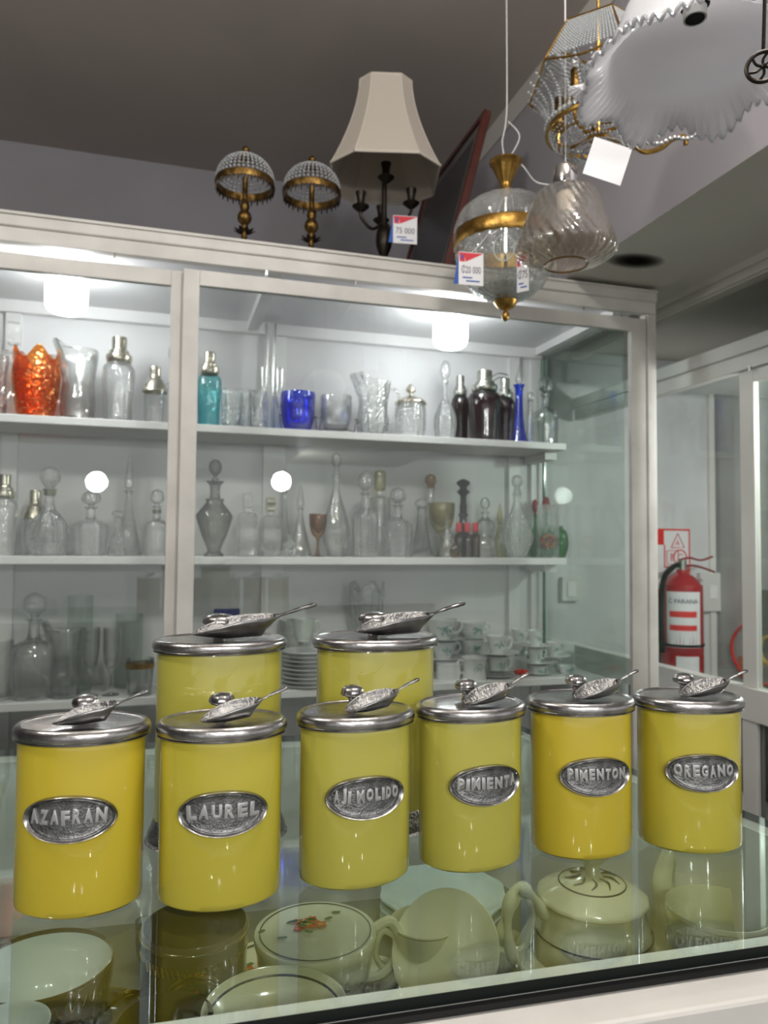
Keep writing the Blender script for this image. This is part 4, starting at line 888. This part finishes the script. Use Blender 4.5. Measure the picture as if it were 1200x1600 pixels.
# tags
def price_tag(px, py, w, h, loc_y, rot, label, words='20 000', side=True, blank=False, tilt=0, hang=None):
    p = at(px, py, y=loc_y); k = mpp(p); w *= k; h *= k
    t = thing('price_tag', label, 'price tag', p, 0)
    t.rotation_euler = (0, math.radians(tilt), math.radians(rot))
    MB().box((-w/2, -.0004, -h/2), (w/2, .0004, h/2)).build('card', M['card'], t, smooth=False)
    if not blank:
        b = MB(); b.add([(-w*.30, -.0007, h*.48), (w*.5, -.0007, h*.48), (-w*.22, -.0007, h*.20)], [(0, 1, 2)]); b.add([(-w*.49, -.0007, h*.48), (-w*.28, -.0007, h*.48), (-w*.25, -.0007, h*.20), (-w*.46, -.0007, h*.20)], [(3, 2, 1, 0)])
        b.build('red_corner', M['tred'], t, smooth=False)
        b = MB(); b.add([(-w*.40, -.0010, h*.42), (-w*.32, -.0010, h*.42), (-w*.32, -.0010, h*.27), (-w*.40, -.0010, h*.27)], [(3, 2, 1, 0)])
        b.build('blue_mark', M['tblue'], t, smooth=False)
        tv, tf = text_mesh(words, h*.30, .0001); xs = [v.x for v in tv]; sx = w*.78/(max(xs)-min(xs))
        MB().add([(v.x*sx, -.0008-v.z, v.y-h*.05) for v in tv], tf).build('price_writing', M['ink'], t, smooth=False)
        b = MB()
        for r_ in range(2): b.box((-w*.35+.15*w*r_, -.0008, -h*(.30+.1*r_)), (w*.05+w*.3*r_, -.0005, -h*(.26+.1*r_)))
        b.build('small_print', M['tblue'], t, smooth=False)
    if hang:
        hv = t.rotation_euler.to_matrix().inverted() @ (Vector(hang)-p)
        MB().tube(bez([(0, .0005, h*.47), hv*.5+Vector((0, 0, -.008)), hv]), .0009, 5).build('string', M['card'], t)
    if side:
        b = MB(); b.add([(-w/2, .0006, h*.45), (-w/2-.18*w, .006, -h*.46), (-w*.35, .0006, -h*.48)], [(0, 1, 2)]); b.add([(-w/2, .0010, h*.45), (-w/2-.18*w, .0064, -h*.46), (-w*.35, .0010, -h*.48)], [(2, 1, 0)])
        b.build('blue_back', M['tblue'], t, smooth=False)
    return t
price_tag(633, 359, 38, 44, 2.09, -8, 'white price tag with red corner hanging on candelabra lamp', '75 000')

# ------------------------------------------------------------------ hanging lamps
# etched globe pendant
yy = 1.72
p = at(790, 503, y=yy); k = mpp(p)
pc = at(790, 400, y=yy)
t = thing('globe_pendant', 'etched clear glass globe pendant lamp with brass band and finial', 'pendant lamp', (pc.x, yy, p.z), 0)
u = lambda r, z: (r*k, z*k)
MB().lathe([u(r, z) for r, z in smoothp([(0, 0), (4, 3), (6, 8), (5, 14), (3, 18), (12, 22), (17, 29), (18, 33), (10, 35), (0, 35)], 3)], 24).build('finial', M['brass'], t)
MB().lathe([u(r, z) for r, z in smoothp([(12, 33), (30, 37), (52, 52), (70, 78), (78, 105), (79, 118)], 4)], 216, mod=lambda a, z: 1+.012*math.cos(24*a)).build('lower_glass', M['frost'], t)
MB().lathe([u(r, z) for r, z in smoothp([(8, 36), (22, 38), (38, 46), (42, 52)], 3)], 216, mod=lambda a, z: 1+.06*math.cos(24*a)).build('rosette', M['smoke'], t)
for q in range(8):
    b = MB(); a0 = 2*PI*q/8+.3
    b.tube([((75+0)*k*math.cos(a0+.20*math.cos(s_)), 75*k*math.sin(a0+.20*math.cos(s_)), (88+20*math.sin(s_))*k) for s_ in [2*PI*i/24 for i in range(25)]], k*1.1, 6, cap=False)
    for i in range(-2, 3):
        for j in range(-4, 5):
            if (i/2.4)**2+(j/4.6)**2 < 1: b.bead((76*k*math.cos(a0+i*.062), 76*k*math.sin(a0+i*.062), (88+j*4)*k), k*1.4, n=5)
    b.build('etched_medallion', M['greyc'], t)
MB().lathe([u(r, z) for r, z in [(77, 116), (80, 116), (82, 120), (82, 136), (80, 140), (77, 140)]], 64, close=True, mod=lambda a, z: 1+.006*math.cos(40*a)).build('brass_band', M['brass'], t)
MB().lathe([u(r, z) for r, z in smoothp([(79, 139), (80, 150), (72, 170), (52, 188), (26, 198), (10, 201)], 4)], 192, mod=lambda a, z: 1+.014*math.cos(16*a)).build('upper_glass', M['frost'], t)
MB().tube([(0, 0, 35*k), (0, 0, 202*k)], 3*k, 8).build('rod', M['chrome'], t)
MB().lathe([u(r, z) for r, z in smoothp([(0, 198), (6, 200), (4, 206), (9, 212), (8, 218), (14, 232), (22, 250), (26, 254), (22, 257), (0, 258)], 3)], 32, mod=lambda a, z: 1+.03*math.cos(16*a)).build('canopy', M['brass'], t)
zt_ = ZC-p.z
b = MB(); b.tube(bez([(0, 0, 256*k), (-6*k, 0, 285*k), (0, 0, 320*k), (2*k, 0, 380*k), (0, 0, zt_)]), .0018, 6); b.tube(bez([(2*k, 0, 256*k), (24*k, 0, 300*k), (4*k, 0, 322*k)]), .0018, 6).tube(bez([(3*k, 0, 258*k), (34*k, .02, 262*k), (52*k, 0, 232*k), (78*k, -.02, 224*k)]), .002, 6)
b.build('cord', M['switch'], t)
price_tag(736, 420, 40, 52, yy-.15, -6, 'white price tag reading 20 000 on the glass globe pendant', '₡20 000', hang=(pc.x-.01, yy-.015, p.z+.40*0+200*k))
price_tag(817, 427, 20, 58, yy-.16, -52, 'narrow turned price tag at the right of globe pendant', '₡75', hang=(pc.x+.01, yy-.015, p.z+200*k))
# champagne glass swirl shade
yy = 1.28
p = at(884, 436, y=yy); k = mpp(p)
t = thing('swirl_shade_pendant', 'champagne tinted swirl glass pendant shade with chrome fitter', 'pendant lamp', (at(884, 360, y=yy).x, yy, at(884, 392, y=yy).z), 0)
def sw(a, z): return 1+.022*math.cos(28*a+z*210)
MB().lathe([(r*k, z*k) for r, z in smoothp([(32, -22), (40, -21), (60, -14), (73, -6), (76, 1), (73, 14), (61, 52), (50, 82), (43, 92), (28, 97), (14, 99)], 5)], 392, mod=sw).build('glass_shade', M['rose'], t)
MB().lathe([(31*k, -22.5*k), (33*k, -24*k), (34*k, -22*k), (33*k, -20.5*k)], 48, close=True).build('opening_rim', M['amberg'], t)
MB().lathe([(r*k, z*k) for r, z in [(0, 96), (18, 96), (19, 98), (19, 130), (17, 134), (0, 134)]], 32).build('fitter', M['chrome'], t)
MB().lathe([(r*k, z*k) for r, z in smoothp([(0, 60), (10, 62), (14, 80), (12, 96), (0, 96)], 2)], 20).build('socket', M['switch'], t)
MB().tube([(0, 0, 133*k), (0, 0, ZC-t.location.z)], .0015, 6).build('cord', M['switch'], t)
# white ruffled opal shade
pc = at(1087, 128, z=1.845); Rr = .148
t = thing('ruffled_shade', 'white opal glass lampshade with crimped clear edge hanging at top right', 'lampshade', (pc.x, pc.y, 1.853), 0)
NA, NP = 462, 40
RP = smoothp([(.028, .138), (.060, .130), (.088, .100), (.104, .060), (.112, .034), (.122, .017), (.136, .007), (.149, 0)], 8)
def ruf(ph, s):         # s: 0 at collar, 1 at rim
    q_ = s*(len(RP)-1); i_ = min(int(q_), len(RP)-2); f_ = q_-i_
    r = RP[i_][0]*(1-f_)+RP[i_+1][0]*f_; z = RP[i_][1]*(1-f_)+RP[i_+1][1]*f_
    lob = max(0, (s-.35)/.65)**1.4
    r *= 1+.055*lob*math.cos(8*ph+LP); z -= lob*.011*math.cos(8*ph+LP)
    cr = max(0, (s-.60)/.40)**1.1
    r += .0015*cr*math.cos(66*ph); z += .0050*cr*math.sin(66*ph)
    return r*math.cos(ph), r*math.sin(ph), z
LP = -5.51
vs = [ruf(2*PI*i/NA, j/(NP-1)) for j in range(NP) for i in range(NA)]
fs_ = [(j*NA+i, j*NA+(i+1) % NA, (j+1)*NA+(i+1) % NA, (j+1)*NA+i) for j in range(NP-1) for i in range(NA)]
MB().add(vs, fs_).build('opal_shade', M['opal'], t, solid=.003)
MB().tube([Vector(ruf(2*PI*i/NA, 1.0)) for i in range(NA+1)], .0026, 6, cap=False).build('clear_edge', M['clearedge'], t)
MB().lathe(smoothp([(0, .080), (.012, .080), (.013, .095), (.019, .097), (.021, .125), (.026, .129), (.028, .137), (0, .139)], 2), 28).build('socket', M['black'], t)
MB().lathe([(.0125, .079), (.015, .079), (.0155, .093), (.0125, .093)], 28, close=True).build('socket_ring', M['steel'], t)
MB().tube([(0, 0, .137), (0, 0, 2.051-1.845 if pc.x > XB else ZC-1.845)], .004, 8).build('rod', M['antique'], t)
# dark pierced medallion
p = at(1193, 104, z=1.66)
t = thing('pierced_medallion', 'round black pierced metal medallion hanging at the right edge', 'ornament', p, math.radians(-40))
b = MB(); R = 24*mpp(p)
b.tube([(R*math.cos(a), 0, R*math.sin(a)) for a in [2*PI*i/32 for i in range(33)]], R*.14, 8, cap=False)
for i in range(6):
    a = 2*PI*i/6+.2; b.tube(bez([(0, 0, 0), (R*.5*math.cos(a+.35), 0, R*.5*math.sin(a+.35)), (R*math.cos(a), 0, R*math.sin(a))], 5), R*.09, 6)
b.bead((0, 0, 0), R*.22)
b.build('rosette', M['bronze'], t)
MB().tube([(0, 0, R), (.004, 0, .12), (0, 0, ZC-p.z if p.x < XB else 2.051-p.z)], .0016, 6).build('chain', M['bronze'], t)
# small white ruffled bobeche
p = at(912, 138, y=1.0)
t = thing('glass_floret', 'small white crimped glass flower cup left of the ruffled shade', 'ornament', p, 0)
k = mpp(p); b = MB(); b.lathe(smoothp([(3*k, 10*k), (6*k, 2*k), (15*k, -8*k), (19*k, -12*k)], 4), 72, mod=lambda a, z: 1+(.10*math.cos(12*a) if z < 0 else 0)); b.build('petals', M['opal'], t, solid=.001); t.rotation_euler = (.3, .5, 0)
MB().tube([(0, 0, 8*k), (.002, 0, 30*k)], .002, 6).build('hook', M['antique'], t)

# chandelier
yc = 1.26
pc = at(935, 90, y=yc); k = mpp(pc)
t = thing('crystal_chandelier', 'brass chandelier with crystal bead panels and candle arms behind ruffled shade', 'chandelier', (pc.x, yc, pc.z), 0)
def hexp(R, z, off=.25): return [(R*math.cos(off+i*PI/3), R*math.sin(off+i*PI/3), z) for i in range(6)]
Rt, Rb2, zt2, zb2 = 66*k, 112*k, 36*k, -42*k
T6, B6 = hexp(Rt, zt2), hexp(Rb2, zb2)
b = MB()
for i in range(6):
    b.tube([T6[i], T6[(i+1) % 6]], 1.8*k, 6); b.tube([T6[i], B6[i]], 1.8*k, 6)
    a_, c_ = Vector(B6[i]), Vector(B6[(i+1) % 6]); mid = (a_+c_)/2*1.02+Vector((0, 0, -10*k)); b.tube(bez([a_, mid, c_]), 1.8*k, 6)
b.build('crown_frame', M['brass'], t)
b = MB()
for i in range(6):
    a_, c_, d_, e_ = Vector(T6[i]), Vector(T6[(i+1) % 6]), Vector(B6[i]), Vector(B6[(i+1) % 6])
    for r_ in range(1, 15):
        for s_ in range(1, 22):
            if r_ % 1 == 0:
                u_ = s_/22; v_ = r_/15; q_ = (a_*(1-u_)+c_*u_)*(1-v_)+(d_*(1-u_)+e_*u_)*v_; b.bead(q_, 2.4*k, n=4)
b.build('crystal_panels', M['crystal'], t, smooth=False)
b = MB(); RB3 = 74*k; zc3 = -118*k
for a_i in range(56):
    a_ = 2*PI*a_i/56
    b.bead((RB3*1.08*math.cos(a_), RB3*1.08*math.sin(a_), zc3+10*k), 4.2*k, n=6)
    for j in range(1, 9):
        e_ = j/9*PI/2; b.bead((RB3*math.cos(e_)*math.cos(a_), RB3*math.cos(e_)*math.sin(a_), zc3-36*k*math.sin(e_)), 2.2*k, n=4)
for a_i in range(28):
    a_ = 2*PI*a_i/28
    for j in range(1, 15): 
        v_ = j/15; rr_ = Rb2*(1-v_)+RB3*1.08*v_-12*k*math.sin(v_*PI); b.bead((rr_*math.cos(a_), rr_*math.sin(a_), zb2*(1-v_)+(zc3+10*k)*v_), 2.6*k, n=4)
b.build('bead_basket', M['crystal'], t, smooth=False)
MB().lathe([(RB3*1.04, zc3-1*k), (RB3*1.10, zc3-1*k), (RB3*1.10, zc3+4*k), (RB3*1.04, zc3+4*k)], 56, close=True).build('basket_ring', M['brass'], t)
MB().tube([(0, 0, zc3), (0, 0, zt2+20*k)], 3*k, 8).build('rod', M['brass'], t)
MB().tube([(0, 0, zt2+19*k), (0, 0, ZC-pc.z)], .003, 8).build('chain', M['brass'], t)
for i in range(5):
    a_ = math.radians(205+i*72); c, s = math.cos(a_), math.sin(a_); b = MB(); ra = 62*k; z1 = -100*k
    b.tube(bez([(8*k*c, 8*k*s, zc3-6*k), (ra*.6*c, ra*.6*s, zc3-14*k), (ra*c, ra*s, z1-22*k), (ra*c, ra*s, z1)]), 3.2*k, 8)
    b.lathe(smoothp([(0, z1-5*k), (5*k, z1-4*k), (14*k, z1+4*k), (15*k, z1+7*k), (8*k, z1+8*k), (0, z1+8*k)], 2), 20, c=(ra*c, ra*s, 0))
    arm = b.build('candle_arm', M['brass'], t)
    MB().lathe([(0, z1+8*k), (7.5*k, z1+8*k), (7.5*k, z1+52*k), (6*k, z1+54*k), (0, z1+54*k)], 20, c=(ra*c, ra*s, 0), mod=lambda a, z: 1+.05*math.cos(12*a)).build('candle_tube', M['antique'], arm)
    MB().lathe(smoothp([(0, z1+54*k), (6*k, z1+56*k), (9*k, z1+68*k), (6*k, z1+82*k), (1*k, z1+92*k), (0, z1+93*k)], 2), 16, c=(ra*c, ra*s, 0)).build('candle_bulb', M['glass'], arm)
price_tag(949, 252, 62, 62, 1.02, -16, 'blank white card tag hanging below the chandelier', blank=True, side=False, tilt=18)
# scrolled brass arm with crystals at right
p = at(1040, 222, y=1.22); k = mpp(p)
b = MB(); b.tube(bez([(-60*k, 0, -14*k), (-38*k, 0, -22*k), (-10*k, 0, -12*k), (12*k, 0, 6*k), (34*k, 0, 14*k), (38*k, 0, 2*k)]), 4*k, 8)
for i in range(14): b.bead((-50*k+i*8*k, -.004, -16*k+i*2.6*k+3*k*math.sin(i)), 4.5*k, k=1)
tag(b.build('scrolled_arm', [M['brass'], M['crystal']], loc=p), 'scrolled brass lamp arm with crystal drops below ruffled shade', 'lamp arm')

# ------------------------------------------------------------------ right showcase, extinguisher, wall things
sc_ = thing('side_showcase', 'white framed glass showcase with sliding door along the right wall', 'cabinet')
def spart(n_, a, b2, mt='whiteworn', bv=.002): return MB().box(a, b2).build(n_, M[mt], sc_, smooth=False, bevel=bv)
b = MB().box((XR-.01, .25, 1.792), (XR+.04, 2.70, 1.834)).box((XR, .25, 1.745), (XR+.035, 2.70, 1.789)).box((XR+.002, .25, 1.788), (XR+.03, 2.70, 1.793)); b.build('top_rail', M['white'], sc_, smooth=False, bevel=.002)
spart('light_block_board', (XR+.041, .25, 1.826), (XW-.003, 2.40, 1.836), 'rwall', 0)  # added to block the fill from below and keep the area above dim
spart('bottom_rail', (XR-.005, .25, .728), (XR+.04, 2.70, .822), 'white')
spart('door_stile', (XR+.012, 1.742, .822), (XR+.032, 1.797, 1.744), 'white')
spart('door_rail', (XR+.012, .25, 1.705), (XR+.030, 1.741, 1.744), 'white')
MB().box((XR+.018, .25, .8225), (XR+.023, 1.7415, 1.7045)).build('door_glass', M['pane'], sc_, smooth=False)
MB().box((XR+.034, 1.70, .8225), (XR+.038, 2.34, 1.7445)).build('fixed_glass', M['pane'], sc_, smooth=False)
spart('lower_stile', (XR, 1.735, .05), (XR+.03, 1.79, .7275), 'white')
MB().box((XR+.012, .25, .05), (XR+.018, 1.734, .7275)).build('lower_glass', M['smoke'], sc_, smooth=False)
spart('lower_back', (XR+.25, .25, .02), (XR+.26, 2.70, .72), 'dark')
spart('lower_shelf', (XR+.06, .25, .40), (XR+.24, 2.70, .415), 'rwall')
spart('track_clip', (XR-.004, 1.735, 1.735), (XR+.0, 1.742, 1.75), 'steel', 0)
# extinguisher
pe_ = at(1066, 960, y=2.655); k = mpp(pe_); zt0 = at(1066, 888, y=2.655).z
t = thing('fire_extinguisher', 'red fire extinguisher with white label hanging on the alcove wall', 'fire extinguisher', (pe_.x, 2.655, 0), 0)
R = .083; zs = zt0-.05
MB().lathe(smoothp([(0, zs-.46), (R*.9, zs-.46), (R, zs-.44), (R, zs-.06), (R*.92, zs-.02), (R*.6, zs+.015), (R*.3, zs+.03), (R*.28, zs+.045), (0, zs+.046)], 4), 40).build('cylinder', M['red'], t)
MB().lathe([(0, zs+.04), (.02, zs+.04), (.02, zs+.085), (0, zs+.085)], 16).build('valve', M['steel'], t)
b = MB(); b.tube(bez([(-.01, 0, zs+.085), (.03, -.01, zs+.095), (.08, -.02, zs+.085), (.13, -.03, zs+.10)]), .009, 8, flat=.5).tube(bez([(0, 0, zs+.06), (.05, -.01, zs+.062), (.10, -.02, zs+.05), (.14, -.03, zs+.035)]), .009, 8, flat=.5)
b.build('lever', M['dred'], t)
MB().tube(bez([(-.01, 0, zs+.065), (-.06, -.02, zs+.055), (-.10, -.01, zs-.0), (-.105, 0, zs-.15), (-.10, 0, zs-.30)]), .011, 8).build('hose', M['black'], t)
def curved(z0, z1, a0, a1, rr, mt, nm, par):
    n_ = 14; vs = []
    for z in (z0, z1):
        for i in range(n_+1):
            a = a0+(a1-a0)*i/n_; vs.append((rr*math.cos(a), rr*math.sin(a), z))
    return MB().add(vs, [(i, i+1, n_+2+i, n_+1+i) for i in range(n_)]).build(nm, M[mt], par)
ca = math.atan2(-2.655, -pe_.x)
lab = curved(zs-.275, zs-.045, ca-.80, ca+.95, R*1.012, 'card', 'label', t)
for z0, z1, mt in ((-.150, -.125, 'signred'), (-.205, -.182, 'signred'), (-.300, -.278, 'dred')): curved(zs+z0, zs+z1, ca-.62, ca+.72, R*1.02, mt, 'label_stripe', lab)
curved(zs-.375, zs-.31, ca-.3, ca+.85, R*1.012, 'card', 'lower_label', t)
tv, tf = text_mesh('C PARANA', .026, .0002); xs = [v.x for v in tv]
MB().add([(R*1.025*math.cos(ca+.05+v.x*.95/R), R*1.025*math.sin(ca+.05+v.x*.95/R), zs-.085+v.y) for v in tv], tf).build('maker_name', M['navy'], lab, smooth=False)
MB().lathe([(R*1.03, zs-.272), (R*1.045, zs-.272), (R*1.045, zs-.262), (R*1.03, zs-.262)], 40, close=True).build('strap', M['black'], t)
# sign
pa, pb = at(1033, 826, y=2.749), at(1079, 1000, y=2.749)
t = thing('extinguisher_sign', 'red and white fire class sign with triangle, square and circle above extinguisher', 'sign', (pa.x, 2.749, pa.z), 0)
w, h = pb.x-pa.x, pa.z-pb.z
MB().box((-.03, -.002, -h), (w, 0, 0)).build('board', M['card'], t, smooth=False)
def flat(pts, mt, nm, off=.0028, par=None):
    b = MB(); b.add([(x, -off, z) for x, z in pts], [tuple(range(len(pts)))]); b.add([(x, -off+.0006, z) for x, z in pts], [tuple(range(len(pts)))[::-1]])
    return b.build(nm, M[mt], par or t, smooth=False)
s_ = w
for nm, pts in (('border', [(-.03, 0), (w, 0), (w, -.008), (-.03, -.008)]), ('border', [(w-.007, -.008), (w, -.008), (w, -.17), (w-.007, -.17)]), ('corner_block', [(-.03, -.008), (.012, -.008), (.012, -.07), (-.03, -.07)]), ('border', [(.012, -.070), (.018, -.07), (.018, -.17), (.012, -.17)]), ('border', [(.018, -.164), (w-.007, -.164), (w-.007, -.17), (.018, -.17)])): flat(pts, 'signred', nm)
flat([(-.03, -h), (w, -h), (w, -.172), (w*.62, -.172), (-.03, -.27)], 'signred', 'red_field')
def ring(pts, wd, nm, mt='signred'):
    b = MB(); b.tube([(x, -.003, z) for x, z in pts+[pts[0]]], wd, 5, cap=False, flat=.4); return b.build(nm, M[mt], t)
cx0 = w*.56
ring([(cx0-.034, -.082), (cx0+.034, -.082), (cx0, -.020)], .0035, 'triangle')
ring([(.026, -.095), (.026+.058, -.095), (.026+.058, -.155), (.026, -.155)], .003, 'square')
ring([(w-.052+.033*math.cos(a), -.125+.033*math.sin(a)) for a in [2*PI*i/20 for i in range(20)]], .003, 'circle')
for ch, x, z in (('A', cx0, -.063), ('B', .055, -.125), ('C', w-.052, -.125)):
    tv, tf = text_mesh(ch, .042 if ch != 'A' else .03, .0002); MB().add([(v.x+x, -.0035, v.y+z) for v in tv], tf).build('class_letter', M['signred'], t, smooth=False)
# switches
for px, py, lab, hh in ((1108, 925, 'white plastic socket box on the alcove wall beside the extinguisher', .17), (888, 920, 'white light switch seen through the cabinet side glass', .10)):
    p = at(px, py, y=2.749); s2_ = .13 if hh > .12 else .085
    t = thing('wall_switch', lab, 'switch', (p.x, 2.7495, p.z))
    MB().box((-s2_/2, -.025, -hh/2), (s2_/2, 0, hh/2)).build('plate', M['switch'], t, smooth=False, bevel=.004)
    MB().box((-.02, -.030, -.03), (.02, -.0255, .03)).build('rocker', M['shelf'], t, smooth=False, bevel=.002)
# right wall posters
p = at(1175, 1010, x=XW-.004)
t = thing('round_poster', 'poster with red ring and orange patch on the right wall', 'poster', (XW-.001, p.y, p.z), 0)
b = MB(); Rq = abs(at(1131, 1010, x=XW).y-at(1206, 1010, x=XW).y)*.62
b.tube([(-.003, Rq*math.cos(a)-.05, Rq*.75*math.sin(a)-.02) for a in [2*PI*i/48 for i in range(49)]], .006, 6, cap=False); b.build('ring', M['signred'], t)
MB().box((-.003, -.03, -.14), (-.0005, .08, -.05)).build('patch', M['tomato'], t, smooth=False)
p = at(1194, 1000, x=XW-.03)
t = thing('number_board', 'dark board with yellow rounded figure on the right wall', 'sign', (XW-.012, p.y-.08, p.z), 0)
MB().box((-.006, -.12, -.05), (.006, .135, .20)).build('board', M['dark'], t, smooth=False)
b = MB()
for zz, rr in ((.0, .055), (-.11, .065)):
    b.tube([(-.010, .06+rr*.9*math.cos(a), -.04+zz+rr*math.sin(a)) for a in [2*PI*i/32 for i in range(33)]], .007, 6, cap=False)
b.build('figure', M['ywl'], t)
